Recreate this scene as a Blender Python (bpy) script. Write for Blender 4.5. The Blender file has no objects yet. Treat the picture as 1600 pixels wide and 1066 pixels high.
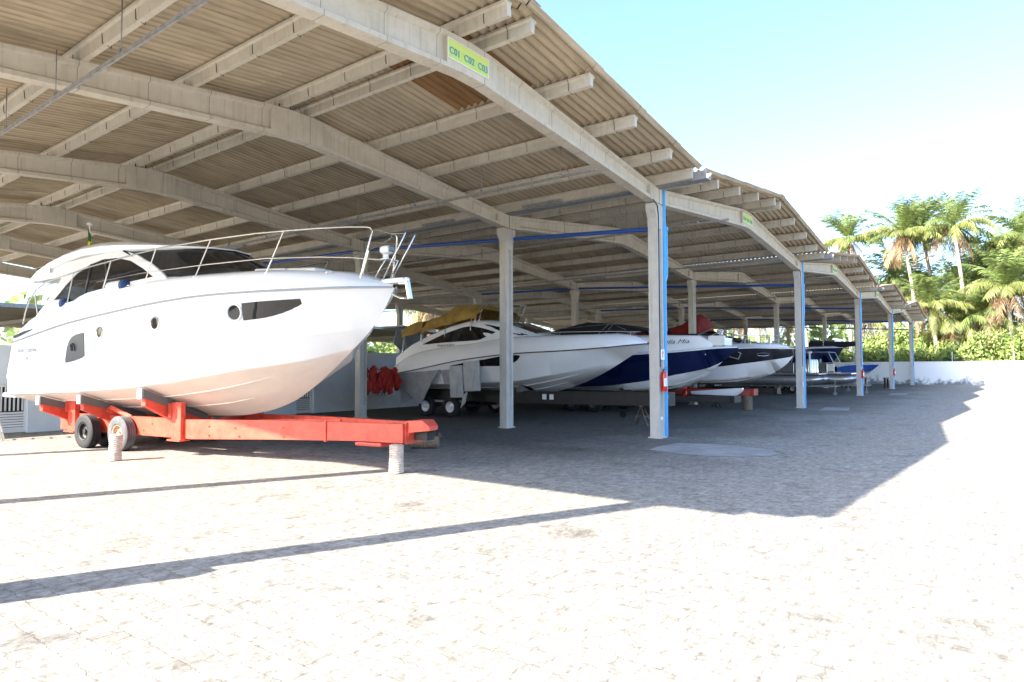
import bpy, bmesh, math, random
import numpy as np
from mathutils import Vector, Matrix
from mathutils.geometry import tessellate_polygon
R = math.radians
rnd = random.Random(7)
scn = bpy.context.scene
COL = scn.collection

# ------------------------------------------------------------ camera
cam_d = bpy.data.cameras.new("camera"); cam = bpy.data.objects.new("camera", cam_d); COL.objects.link(cam)
BETA, PITCH, ROLL = 0.6429, 0.0406, -0.0029
cam.location = (0, 0, 1.75)
cam.rotation_euler = (Matrix.Rotation(BETA - math.pi/2, 3, 'Z') @ Matrix.Rotation(math.pi/2 + PITCH, 3, 'X') @ Matrix.Rotation(ROLL, 3, 'Z')).to_euler()
cam_d.sensor_width = 36; cam_d.sensor_fit = 'HORIZONTAL'; cam_d.lens = 22.957
cam_d.clip_start = 0.1; cam_d.clip_end = 2000
scn.camera = cam
# ------------------------------------------------------------ sky and sun
SUNV = Vector((-1.37, 0.62, 1.0)).normalized()
w = bpy.data.worlds.new("World"); scn.world = w; w.use_nodes = True
nt = w.node_tree; bg = nt.nodes["Background"]; sky = nt.nodes.new("ShaderNodeTexSky")
sky.sky_type = 'NISHITA'; sky.sun_disc = False
sky.sun_elevation = math.asin(SUNV.z); sky.sun_rotation = math.atan2(SUNV.x, SUNV.y)
sky.air_density = 1.0; sky.dust_density = 2.4; sky.ozone_density = 4.4
nt.links.new(sky.outputs[0], bg.inputs[0]); bg.inputs[1].default_value = 0.15
sd = bpy.data.lights.new("sun", 'SUN'); sd.energy = 5.0; sd.angle = R(0.5); sd.color = (1.0, 0.935, 0.825)
sun = bpy.data.objects.new("sun", sd); COL.objects.link(sun); sun.location = (-40, 20, 40)
sun.rotation_euler = SUNV.to_track_quat('Z', 'Y').to_euler()
scn.view_settings.view_transform = 'Standard'; scn.view_settings.look = 'None'
scn.view_settings.exposure = 2.15; scn.view_settings.gamma = 1.0
scn.render.engine = 'CYCLES'
scn.cycles.max_bounces = 8; scn.cycles.diffuse_bounces = 5; scn.cycles.transparent_max_bounces = 12

# ------------------------------------------------------------ materials
def mat(name, base, rough=0.6, metal=0.0, var=0.0, vscale=3.0, bump=0.0, bscale=30.0, base2=None, stretch=(1,1,1), coat=0.0, alpha=1.0, sheen=0, trans=0.0):
    m = bpy.data.materials.new(name); m.use_nodes = True
    n = m.node_tree; b = n.nodes["Principled BSDF"]
    b.inputs["Base Color"].default_value = (*base, 1); b.inputs["Roughness"].default_value = rough
    b.inputs["Metallic"].default_value = metal; b.inputs["Coat Weight"].default_value = coat
    b.inputs["Alpha"].default_value = alpha
    b.inputs["Transmission Weight"].default_value = trans
    if var > 0 or base2:
        tc = n.nodes.new("ShaderNodeTexCoord"); mp = n.nodes.new("ShaderNodeMapping")
        mp.inputs["Scale"].default_value = stretch
        n.links.new(tc.outputs["Object"], mp.inputs[0])
        no = n.nodes.new("ShaderNodeTexNoise"); no.inputs["Scale"].default_value = vscale; no.inputs["Detail"].default_value = 6
        no.inputs["Roughness"].default_value = 0.65
        n.links.new(mp.outputs[0], no.inputs[0])
        cr = n.nodes.new("ShaderNodeValToRGB")
        b2 = base2 or tuple(c * (1 - var) for c in base)
        cr.color_ramp.elements[0].color = (*b2, 1); cr.color_ramp.elements[0].position = 0.32
        hi = tuple(min(1, c * (1 + var * .35)) for c in base)
        cr.color_ramp.elements[1].color = (*hi, 1); cr.color_ramp.elements[1].position = 0.62
        n.links.new(no.outputs[0], cr.inputs[0]); n.links.new(cr.outputs[0], b.inputs["Base Color"])
    if bump > 0:
        tc = n.nodes.new("ShaderNodeTexCoord")
        nb = n.nodes.new("ShaderNodeTexNoise"); nb.inputs["Scale"].default_value = bscale; nb.inputs["Detail"].default_value = 5
        n.links.new(tc.outputs["Object"], nb.inputs[0])
        bp = n.nodes.new("ShaderNodeBump"); bp.inputs["Strength"].default_value = bump; bp.inputs["Distance"].default_value = 0.02
        n.links.new(nb.outputs[0], bp.inputs["Height"]); n.links.new(bp.outputs[0], b.inputs["Normal"])
    return m

M = {}
M['gel'] = mat('white gelcoat', (.80, .80, .79), .22, coat=.4, var=.05, vscale=1.2)
M['gel2'] = mat('pale gelcoat', (.80, .81, .82), .14, coat=.8, var=.04, vscale=1.5)
M['bottom'] = mat('bottom paint', (.72, .62, .54), .45, var=.10, vscale=2.0, stretch=(1, .4, 1))
M['navy'] = mat('navy gelcoat', (.004, .010, .055), .06, coat=.8)
M['black'] = mat('black gelcoat', (.008, .008, .012), .10, coat=.8)
M['glass'] = mat('tinted glass', (.012, .012, .014), .04, alpha=.82)
M['glassd'] = mat('dark glass', (.01, .01, .012), .04, coat=.5)
M['steel'] = mat('polished steel', (.72, .70, .66), .22, metal=.85)
M['alu'] = mat('aluminium', (.55, .56, .58), .32, metal=.8, var=.15, vscale=6)
M['galv'] = mat('galvanised steel', (.30, .30, .30), .6, metal=.3, var=.3, vscale=8)
M['rubber'] = mat('black rubber', (.018, .018, .020), .75, bump=.3, bscale=60)
M['rubberg'] = mat('dusty rubber', (.10, .10, .105), .85, var=.4, vscale=5, bump=.3, bscale=60)
M['red'] = mat('red paint', (.70, .085, .05), .42, base2=(.42, .055, .03), var=.10, vscale=5, bump=.2, bscale=18)
M['red2'] = mat('dull red paint', (.35, .03, .02), .5, var=.3, vscale=4)
M['dark'] = mat('dark brown steel', (.014, .011, .010), .6, var=.4, vscale=4)
M['wood'] = mat('weathered wood', (.20, .15, .10), .85, var=.4, vscale=4, bump=.5, bscale=20, stretch=(6, 6, 1))
M['log'] = mat('coir log', (.52, .43, .36), .9, var=.35, vscale=9, bump=.8, bscale=25)
M['carpet'] = mat('grey carpet', (.13, .125, .12), .95, bump=.4, bscale=120)
M['rustrim'] = mat('rusty rim', (.45, .32, .22), .7, base2=(.28, .10, .04), var=.3, vscale=14)
M['blue'] = mat('blue pvc', (.045, .36, .78), .35, var=.08, vscale=3)
M['deepblue'] = mat('deep blue pipe', (.02, .09, .38), .4)
M['white'] = mat('white plastic', (.78, .78, .77), .4)
M['cushion'] = mat('cream cushion', (.70, .69, .66), .7)
M['yellow'] = mat('mustard canvas', (.34, .215, .05), .9, var=.4, vscale=3, bump=.5, bscale=8)
M['greyfab'] = mat('grey canvas', (.30, .31, .33), .9, var=.2, vscale=3, bump=.5, bscale=6)
M['palefab'] = mat('pale canvas', (.48, .49, .50), .85, var=.2, vscale=3, bump=.3, bscale=10)
M['blackfab'] = mat('black canvas', (.012, .013, .02), .75, bump=.5, bscale=8)
M['redfab'] = mat('red canvas', (.20, .014, .012), .9, var=.3, vscale=3, bump=.4, bscale=6)
M['orange'] = mat('red life vest', (.40, .02, .012), .8, var=.35, vscale=8, bump=.4, bscale=20)
M['fender'] = mat('blue rope', (.02, .06, .18), .7)
M['sign'] = mat('yellow green sign', (.52, .70, .16), .5, var=.05)
M['signblue'] = mat('blue lettering', (.03, .24, .55), .5)
M['ink'] = mat('dark lettering', (.05, .055, .07), .5)
M['inkgrey'] = mat('silver lettering', (.34, .36, .39), .35)
M['extred'] = mat('extinguisher red', (.75, .035, .015), .3, coat=.3)
M['wallw'] = None
M['steelgrey'] = mat('grey steel', (.16, .16, .16), .5, metal=.5, var=.2)
M['ovr'] = mat('grey moulding', (.055, .057, .06), .4)

def rampnode(n, stops):
    cr = n.nodes.new("ShaderNodeValToRGB")
    e = cr.color_ramp.elements
    while len(e) < len(stops): e.new(0.5)
    for i, (p, c) in enumerate(stops):
        e[i].position = p; e[i].color = (*c, 1) if len(c) == 3 else c
    return cr

def concrete(name, c1, c2, streak=True):
    m = bpy.data.materials.new(name); m.use_nodes = True; n = m.node_tree; b = n.nodes["Principled BSDF"]; L = n.links
    b.inputs["Roughness"].default_value = .88
    g = n.nodes.new("ShaderNodeNewGeometry")
    no = n.nodes.new("ShaderNodeTexNoise"); no.inputs["Scale"].default_value = 2.2; no.inputs["Detail"].default_value = 8; no.inputs["Roughness"].default_value = .7
    L.new(g.outputs["Position"], no.inputs[0])
    mp = n.nodes.new("ShaderNodeMapping"); mp.inputs["Scale"].default_value = (9, 9, .5); L.new(g.outputs["Position"], mp.inputs[0])
    n2 = n.nodes.new("ShaderNodeTexNoise"); n2.inputs["Scale"].default_value = 1.5; n2.inputs["Detail"].default_value = 5; L.new(mp.outputs[0], n2.inputs[0])
    r1 = rampnode(n, [(.3, c2), (.65, c1)]); L.new(no.outputs[0], r1.inputs[0])
    r2 = rampnode(n, [(.30, (.70, .68, .65)), (.46, (1, 1, 1))]); L.new(n2.outputs[0], r2.inputs[0])
    mx = n.nodes.new("ShaderNodeMixRGB"); mx.blend_type = 'MULTIPLY'; mx.inputs[0].default_value = .55 if streak else .3
    L.new(r1.outputs[0], mx.inputs[1]); L.new(r2.outputs[0], mx.inputs[2]); L.new(mx.outputs[0], b.inputs["Base Color"])
    n3 = n.nodes.new("ShaderNodeTexNoise"); n3.inputs["Scale"].default_value = 35; n3.inputs["Detail"].default_value = 4; L.new(g.outputs["Position"], n3.inputs[0])
    bp = n.nodes.new("ShaderNodeBump"); bp.inputs["Strength"].default_value = .35; bp.inputs["Distance"].default_value = .01
    L.new(n3.outputs[0], bp.inputs["Height"]); L.new(bp.outputs[0], b.inputs["Normal"])
    return m
M['beamc'] = concrete('jointed beam concrete', (.61, .56, .475), (.50, .455, .375))
M['conc'] = concrete('precast concrete', (.61, .56, .475), (.50, .455, .375))
M['conc2'] = concrete('grey column concrete', (.56, .54, .50), (.46, .44, .40))

def add_joints(m, step):
    n = m.node_tree; L = n.links; b = n.nodes["Principled BSDF"]; src = b.inputs["Base Color"].links[0].from_socket
    g = n.nodes.new("ShaderNodeTexCoord"); sp = n.nodes.new("ShaderNodeSeparateXYZ"); L.new(g.outputs["Object"], sp.inputs[0])
    d = n.nodes.new("ShaderNodeMath"); d.operation = 'DIVIDE'; d.inputs[1].default_value = step; L.new(sp.outputs[0], d.inputs[0])
    fr = n.nodes.new("ShaderNodeMath"); fr.operation = 'FRACT'; L.new(d.outputs[0], fr.inputs[0])
    lt = n.nodes.new("ShaderNodeMath"); lt.operation = 'LESS_THAN'; lt.inputs[1].default_value = .013; L.new(fr.outputs[0], lt.inputs[0])
    mx = n.nodes.new("ShaderNodeMixRGB"); mx.blend_type = 'MULTIPLY'; mx.inputs[2].default_value = (.55, .52, .48, 1); L.new(lt.outputs[0], mx.inputs[0]); L.new(src, mx.inputs[1]); L.new(mx.outputs[0], b.inputs["Base Color"])
add_joints(M['beamc'], 1.07)

def roofmat(name, a, b2, c):
    m = bpy.data.materials.new(name); m.use_nodes = True; n = m.node_tree; b = n.nodes["Principled BSDF"]; L = n.links
    b.inputs["Roughness"].default_value = .9
    g = n.nodes.new("ShaderNodeNewGeometry")
    # long streaks down the corrugations
    mp = n.nodes.new("ShaderNodeMapping"); mp.inputs["Scale"].default_value = (.5, 6.5, .5); L.new(g.outputs["Position"], mp.inputs[0])
    no = n.nodes.new("ShaderNodeTexNoise"); no.inputs["Scale"].default_value = 1.6; no.inputs["Detail"].default_value = 7; no.inputs["Roughness"].default_value = .7; L.new(mp.outputs[0], no.inputs[0])
    r1 = rampnode(n, [(.30, c), (.47, b2), (.66, a)]); L.new(no.outputs[0], r1.inputs[0])
    # sheet to sheet differences
    mp2 = n.nodes.new("ShaderNodeMapping"); mp2.inputs["Scale"].default_value = (.57, .95, 0); L.new(g.outputs["Position"], mp2.inputs[0])
    wn = n.nodes.new("ShaderNodeTexWhiteNoise")
    fl = n.nodes.new("ShaderNodeVectorMath"); fl.operation = 'FLOOR'; L.new(mp2.outputs[0], fl.inputs[0]); L.new(fl.outputs[0], wn.inputs[0])
    r2 = rampnode(n, [(0, (.86, .86, .86)), (1, (1.0, .99, .98))]); L.new(wn.outputs[0], r2.inputs[0])
    mx = n.nodes.new("ShaderNodeMixRGB"); mx.blend_type = 'MULTIPLY'; mx.inputs[0].default_value = 1
    L.new(r1.outputs[0], mx.inputs[1]); L.new(r2.outputs[0], mx.inputs[2])
    # painted rib shading along the low rib of every wave, broken up by noise
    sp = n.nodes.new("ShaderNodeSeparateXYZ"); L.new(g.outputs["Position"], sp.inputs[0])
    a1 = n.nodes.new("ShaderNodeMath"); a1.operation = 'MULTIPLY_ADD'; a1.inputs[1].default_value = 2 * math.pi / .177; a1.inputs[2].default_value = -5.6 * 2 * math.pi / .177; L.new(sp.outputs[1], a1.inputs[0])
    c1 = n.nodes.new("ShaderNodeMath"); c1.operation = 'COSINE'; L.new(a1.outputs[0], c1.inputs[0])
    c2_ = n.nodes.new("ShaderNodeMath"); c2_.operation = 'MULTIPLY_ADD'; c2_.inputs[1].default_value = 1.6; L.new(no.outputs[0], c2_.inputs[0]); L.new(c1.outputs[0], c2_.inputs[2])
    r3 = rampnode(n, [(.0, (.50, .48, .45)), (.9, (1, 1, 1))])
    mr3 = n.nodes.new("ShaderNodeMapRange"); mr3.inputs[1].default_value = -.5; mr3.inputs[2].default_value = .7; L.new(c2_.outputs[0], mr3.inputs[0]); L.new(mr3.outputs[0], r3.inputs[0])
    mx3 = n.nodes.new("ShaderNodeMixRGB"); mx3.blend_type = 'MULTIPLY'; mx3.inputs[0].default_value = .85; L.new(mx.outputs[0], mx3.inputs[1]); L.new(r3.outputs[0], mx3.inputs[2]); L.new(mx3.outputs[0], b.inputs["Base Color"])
    return m
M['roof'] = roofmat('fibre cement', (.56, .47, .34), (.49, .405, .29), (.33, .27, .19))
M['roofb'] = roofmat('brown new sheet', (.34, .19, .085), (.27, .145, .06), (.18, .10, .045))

def groundmat():
    m = bpy.data.materials.new('stone paving'); m.use_nodes = True; n = m.node_tree; b = n.nodes["Principled BSDF"]; L = n.links
    b.inputs["Roughness"].default_value = .88
    g = n.nodes.new("ShaderNodeNewGeometry")
    # wobble the courses
    nz = n.nodes.new("ShaderNodeTexNoise"); nz.inputs["Scale"].default_value = 2.6; nz.inputs["Detail"].default_value = 3; L.new(g.outputs["Position"], nz.inputs[0])
    s1 = n.nodes.new("ShaderNodeVectorMath"); s1.operation = 'SUBTRACT'; s1.inputs[1].default_value = (.5, .5, .5); L.new(nz.outputs["Color"], s1.inputs[0])
    s2 = n.nodes.new("ShaderNodeVectorMath"); s2.operation = 'SCALE'; s2.inputs["Scale"].default_value = .04; L.new(s1.outputs[0], s2.inputs[0])
    nz2 = n.nodes.new("ShaderNodeTexNoise"); nz2.inputs["Scale"].default_value = 7.5; nz2.inputs["Detail"].default_value = 5; nz2.inputs["Roughness"].default_value = .7; L.new(g.outputs["Position"], nz2.inputs[0])
    s1b = n.nodes.new("ShaderNodeVectorMath"); s1b.operation = 'SUBTRACT'; s1b.inputs[1].default_value = (.5, .5, .5); L.new(nz2.outputs["Color"], s1b.inputs[0])
    s2b = n.nodes.new("ShaderNodeVectorMath"); s2b.operation = 'SCALE'; s2b.inputs["Scale"].default_value = .11; L.new(s1b.outputs[0], s2b.inputs[0])
    s3a = n.nodes.new("ShaderNodeVectorMath"); s3a.operation = 'ADD'; L.new(s2.outputs[0], s3a.inputs[0]); L.new(s2b.outputs[0], s3a.inputs[1])
    s3 = n.nodes.new("ShaderNodeVectorMath"); s3.operation = 'ADD'; L.new(g.outputs["Position"], s3.inputs[0]); L.new(s3a.outputs[0], s3.inputs[1])
    br = n.nodes.new("ShaderNodeTexBrick"); sx_ = n.nodes.new("ShaderNodeSeparateXYZ"); L.new(s3.outputs[0], sx_.inputs[0]); cx_ = n.nodes.new("ShaderNodeCombineXYZ")
    L.new(sx_.outputs[1], cx_.inputs[0]); L.new(sx_.outputs[0], cx_.inputs[1]); L.new(cx_.outputs[0], br.inputs[0])
    br.inputs["Scale"].default_value = 1.0; br.inputs["Brick Width"].default_value = .19; br.inputs["Row Height"].default_value = .20
    br.inputs["Mortar Size"].default_value = .010; br.inputs["Mortar Smooth"].default_value = .9; br.inputs["Bias"].default_value = -.2
    br.inputs["Color1"].default_value = (.35, .335, .305, 1); br.inputs["Color2"].default_value = (.245, .235, .215, 1); br.inputs["Mortar"].default_value = (.215, .19, .155, 1)
    # sand over the joints, large patches
    big = n.nodes.new("ShaderNodeTexNoise"); big.inputs["Scale"].default_value = .30; big.inputs["Detail"].default_value = 9; big.inputs["Roughness"].default_value = .62; L.new(g.outputs["Position"], big.inputs[0])
    rs = rampnode(n, [(.40, (0, 0, 0)), (.62, (1, 1, 1))]); L.new(big.outputs[0], rs.inputs[0])
    sand = n.nodes.new("ShaderNodeMixRGB"); sand.inputs[2].default_value = (.33, .30, .25, 1)
    sm = n.nodes.new("ShaderNodeMath"); sm.operation = 'MULTIPLY'; sm.inputs[1].default_value = .65; L.new(rs.outputs[0], sm.inputs[0]); L.new(sm.outputs[0], sand.inputs[0])
    L.new(br.outputs["Color"], sand.inputs[1])
    # the pale side of the yard is bleached, the near side dirtier
    sx2 = n.nodes.new("ShaderNodeSeparateXYZ"); L.new(g.outputs["Position"], sx2.inputs[0])
    mid = n.nodes.new("ShaderNodeTexNoise"); mid.inputs["Scale"].default_value = 5.2; mid.inputs["Detail"].default_value = 10; mid.inputs["Roughness"].default_value = .78; L.new(g.outputs["Position"], mid.inputs[0])
    rm = rampnode(n, [(.34, (.60, .58, .55)), (.47, (.84, .83, .81)), (.60, (1.06, 1.06, 1.06))]); L.new(mid.outputs[0], rm.inputs[0])
    m0 = n.nodes.new("ShaderNodeMixRGB"); m0.blend_type = 'MULTIPLY'; m0.inputs[0].default_value = .9; L.new(sand.outputs[0], m0.inputs[1]); L.new(rm.outputs[0], m0.inputs[2])
    # grit
    fi = n.nodes.new("ShaderNodeTexNoise"); fi.inputs["Scale"].default_value = 11; fi.inputs["Detail"].default_value = 8; fi.inputs["Roughness"].default_value = .8; L.new(g.outputs["Position"], fi.inputs[0])
    rf = rampnode(n, [(.36, (.34, .33, .31)), (.54, (1, 1, 1))]); L.new(fi.outputs[0], rf.inputs[0])
    m1 = n.nodes.new("ShaderNodeMixRGB"); m1.blend_type = 'MULTIPLY'; m1.inputs[0].default_value = .8; L.new(m0.outputs[0], m1.inputs[1]); L.new(rf.outputs[0], m1.inputs[2])
    # painted shadows of the joint relief, short dark dashes along the courses
    mpd = n.nodes.new("ShaderNodeMapping"); mpd.inputs["Scale"].default_value = (4.5, 13, 1); L.new(g.outputs["Position"], mpd.inputs[0])
    dn = n.nodes.new("ShaderNodeTexNoise"); dn.inputs["Scale"].default_value = 1.0; dn.inputs["Detail"].default_value = 4; L.new(mpd.outputs[0], dn.inputs[0])
    rd = rampnode(n, [(.29, (.16, .16, .17)), (.37, (1, 1, 1))]); L.new(dn.outputs[0], rd.inputs[0])
    m2 = n.nodes.new("ShaderNodeMixRGB"); m2.blend_type = 'MULTIPLY'; m2.inputs[0].default_value = .4; L.new(m1.outputs[0], m2.inputs[1]); L.new(rd.outputs[0], m2.inputs[2])
    # scattered oil and dirt patches
    on = n.nodes.new("ShaderNodeTexNoise"); on.inputs["Scale"].default_value = .9; on.inputs["Detail"].default_value = 10; on.inputs["Roughness"].default_value = .72
    mo = n.nodes.new("ShaderNodeMapping"); mo.inputs["Location"].default_value = (31, 7, 0); L.new(g.outputs["Position"], mo.inputs[0]); L.new(mo.outputs[0], on.inputs[0])
    ro = rampnode(n, [(.34, (.32, .29, .26)), (.44, (1, 1, 1))]); L.new(on.outputs[0], ro.inputs[0])
    m3 = n.nodes.new("ShaderNodeMixRGB"); m3.blend_type = 'MULTIPLY'; m3.inputs[0].default_value = .6; L.new(m2.outputs[0], m3.inputs[1]); L.new(ro.outputs[0], m3.inputs[2])
    # ground under the roof: worn dark, with the roof's shade deepened in the colour
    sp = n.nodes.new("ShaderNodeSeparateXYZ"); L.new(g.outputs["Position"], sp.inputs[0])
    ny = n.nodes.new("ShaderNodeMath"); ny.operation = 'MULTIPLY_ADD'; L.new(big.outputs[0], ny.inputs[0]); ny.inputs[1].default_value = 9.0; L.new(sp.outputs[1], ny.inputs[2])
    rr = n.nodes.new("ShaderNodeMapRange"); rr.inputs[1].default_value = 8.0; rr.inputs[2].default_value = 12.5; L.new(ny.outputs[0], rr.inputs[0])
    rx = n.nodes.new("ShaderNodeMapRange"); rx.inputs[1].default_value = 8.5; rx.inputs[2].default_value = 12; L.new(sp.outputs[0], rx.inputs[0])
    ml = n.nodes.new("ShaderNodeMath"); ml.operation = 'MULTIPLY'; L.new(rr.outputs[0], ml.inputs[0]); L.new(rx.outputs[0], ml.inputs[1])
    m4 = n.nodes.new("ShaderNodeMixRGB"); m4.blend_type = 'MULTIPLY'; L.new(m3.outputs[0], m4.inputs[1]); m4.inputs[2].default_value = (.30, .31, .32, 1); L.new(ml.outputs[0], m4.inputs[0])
    L.new(m4.outputs[0], b.inputs["Base Color"])
    # relief
    hh = n.nodes.new("ShaderNodeMath"); hh.operation = 'MULTIPLY_ADD'; L.new(br.outputs["Fac"], hh.inputs[0]); hh.inputs[1].default_value = -.22
    L.new(fi.outputs[0], hh.inputs[2])
    h2 = n.nodes.new("ShaderNodeMath"); h2.operation = 'MULTIPLY_ADD'; L.new(dn.outputs[0], h2.inputs[0]); h2.inputs[1].default_value = 1.6; L.new(hh.outputs[0], h2.inputs[2])
    bp = n.nodes.new("ShaderNodeBump"); bp.inputs["Strength"].default_value = .6; bp.inputs["Distance"].default_value = .022
    L.new(h2.outputs[0], bp.inputs["Height"]); L.new(bp.outputs[0], b.inputs["Normal"])
    return m
M['ground'] = groundmat()

def wallmat():
    m = bpy.data.materials.new('white wall paint'); m.use_nodes = True; n = m.node_tree; b = n.nodes["Principled BSDF"]; L = n.links
    b.inputs["Roughness"].default_value = .85
    g = n.nodes.new("ShaderNodeNewGeometry"); sp = n.nodes.new("ShaderNodeSeparateXYZ"); L.new(g.outputs["Position"], sp.inputs[0])
    no = n.nodes.new("ShaderNodeTexNoise"); no.inputs["Scale"].default_value = 1.1; no.inputs["Detail"].default_value = 9; no.inputs["Roughness"].default_value = .75; L.new(g.outputs["Position"], no.inputs[0])
    mr = n.nodes.new("ShaderNodeMapRange"); mr.inputs[1].default_value = 0; mr.inputs[2].default_value = 1.5; mr.inputs[3].default_value = .20; mr.inputs[4].default_value = -.12; L.new(sp.outputs[2], mr.inputs[0])
    ad = n.nodes.new("ShaderNodeMath"); ad.operation = 'SUBTRACT'; L.new(no.outputs[0], ad.inputs[0]); L.new(mr.outputs[0], ad.inputs[1])
    cr = rampnode(n, [(.30, (.20, .22, .24)), (.36, (.45, .47, .49)), (.42, (.84, .86, .88))]); L.new(ad.outputs[0], cr.inputs[0])
    L.new(cr.outputs[0], b.inputs["Base Color"])
    return m
M['wallw'] = wallmat()
M['wallc'] = mat('pale blue white wall', (.72, .77, .82), .85, var=.10, vscale=1.2, bump=.2, bscale=12)

def leafmat(name, c, tr=.35):
    m = bpy.data.materials.new(name); m.use_nodes = True; n = m.node_tree; b = n.nodes["Principled BSDF"]; L = n.links
    b.inputs["Roughness"].default_value = .5
    g = n.nodes.new("ShaderNodeNewGeometry")
    no = n.nodes.new("ShaderNodeTexNoise"); no.inputs["Scale"].default_value = .9; no.inputs["Detail"].default_value = 4; L.new(g.outputs["Position"], no.inputs[0])
    cr = rampnode(n, [(.32, tuple(x * .62 for x in c)), (.65, tuple(min(1, x * 1.25) for x in c))]); L.new(no.outputs[0], cr.inputs[0])
    L.new(cr.outputs[0], b.inputs["Base Color"])
    t = n.nodes.new("ShaderNodeBsdfTranslucent"); L.new(cr.outputs[0], t.inputs[0])
    mx = n.nodes.new("ShaderNodeMixShader"); mx.inputs[0].default_value = tr
    out = n.nodes["Material Output"]; L.new(b.outputs[0], mx.inputs[1]); L.new(t.outputs[0], mx.inputs[2]); L.new(mx.outputs[0], out.inputs[0])
    return m
M['palm'] = leafmat('palm leaf green', (.19, .25, .075))
M['palmy'] = leafmat('palm leaf yellowing', (.25, .28, .09))
M['palmd'] = leafmat('dry palm leaf', (.36, .23, .125), .25)
M['bush'] = leafmat('bush leaf', (.24, .32, .09))
M['bushd'] = leafmat('dark bush leaf', (.05, .09, .025))
M['trunk'] = mat('palm bark', (.36, .33, .29), .9, var=.35, vscale=3, bump=.5, bscale=8, stretch=(1, 1, 4))
M['earth'] = mat('earth', (.20, .17, .11), .95, var=.3, vscale=.5)

# ------------------------------------------------------------ builders
def tag(o, label=None, cat=None, group=None, kind=None):
    if label: o['label'] = label
    if cat: o['category'] = cat
    if group: o['group'] = group
    if kind: o['kind'] = kind
    return o
def empty(name, loc=(0, 0, 0), rz=0, label=None, cat=None, group=None):
    o = bpy.data.objects.new(name, None); COL.objects.link(o); o.location = loc; o.rotation_euler = (0, 0, rz)
    o.empty_display_size = .3
    return tag(o, label, cat, group)
def copy_tree(o, parent=None):
    c = o.copy(); COL.objects.link(c)
    if parent: c.parent = parent
    for ch in list(o.children): copy_tree(ch, c)
    return c

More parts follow.
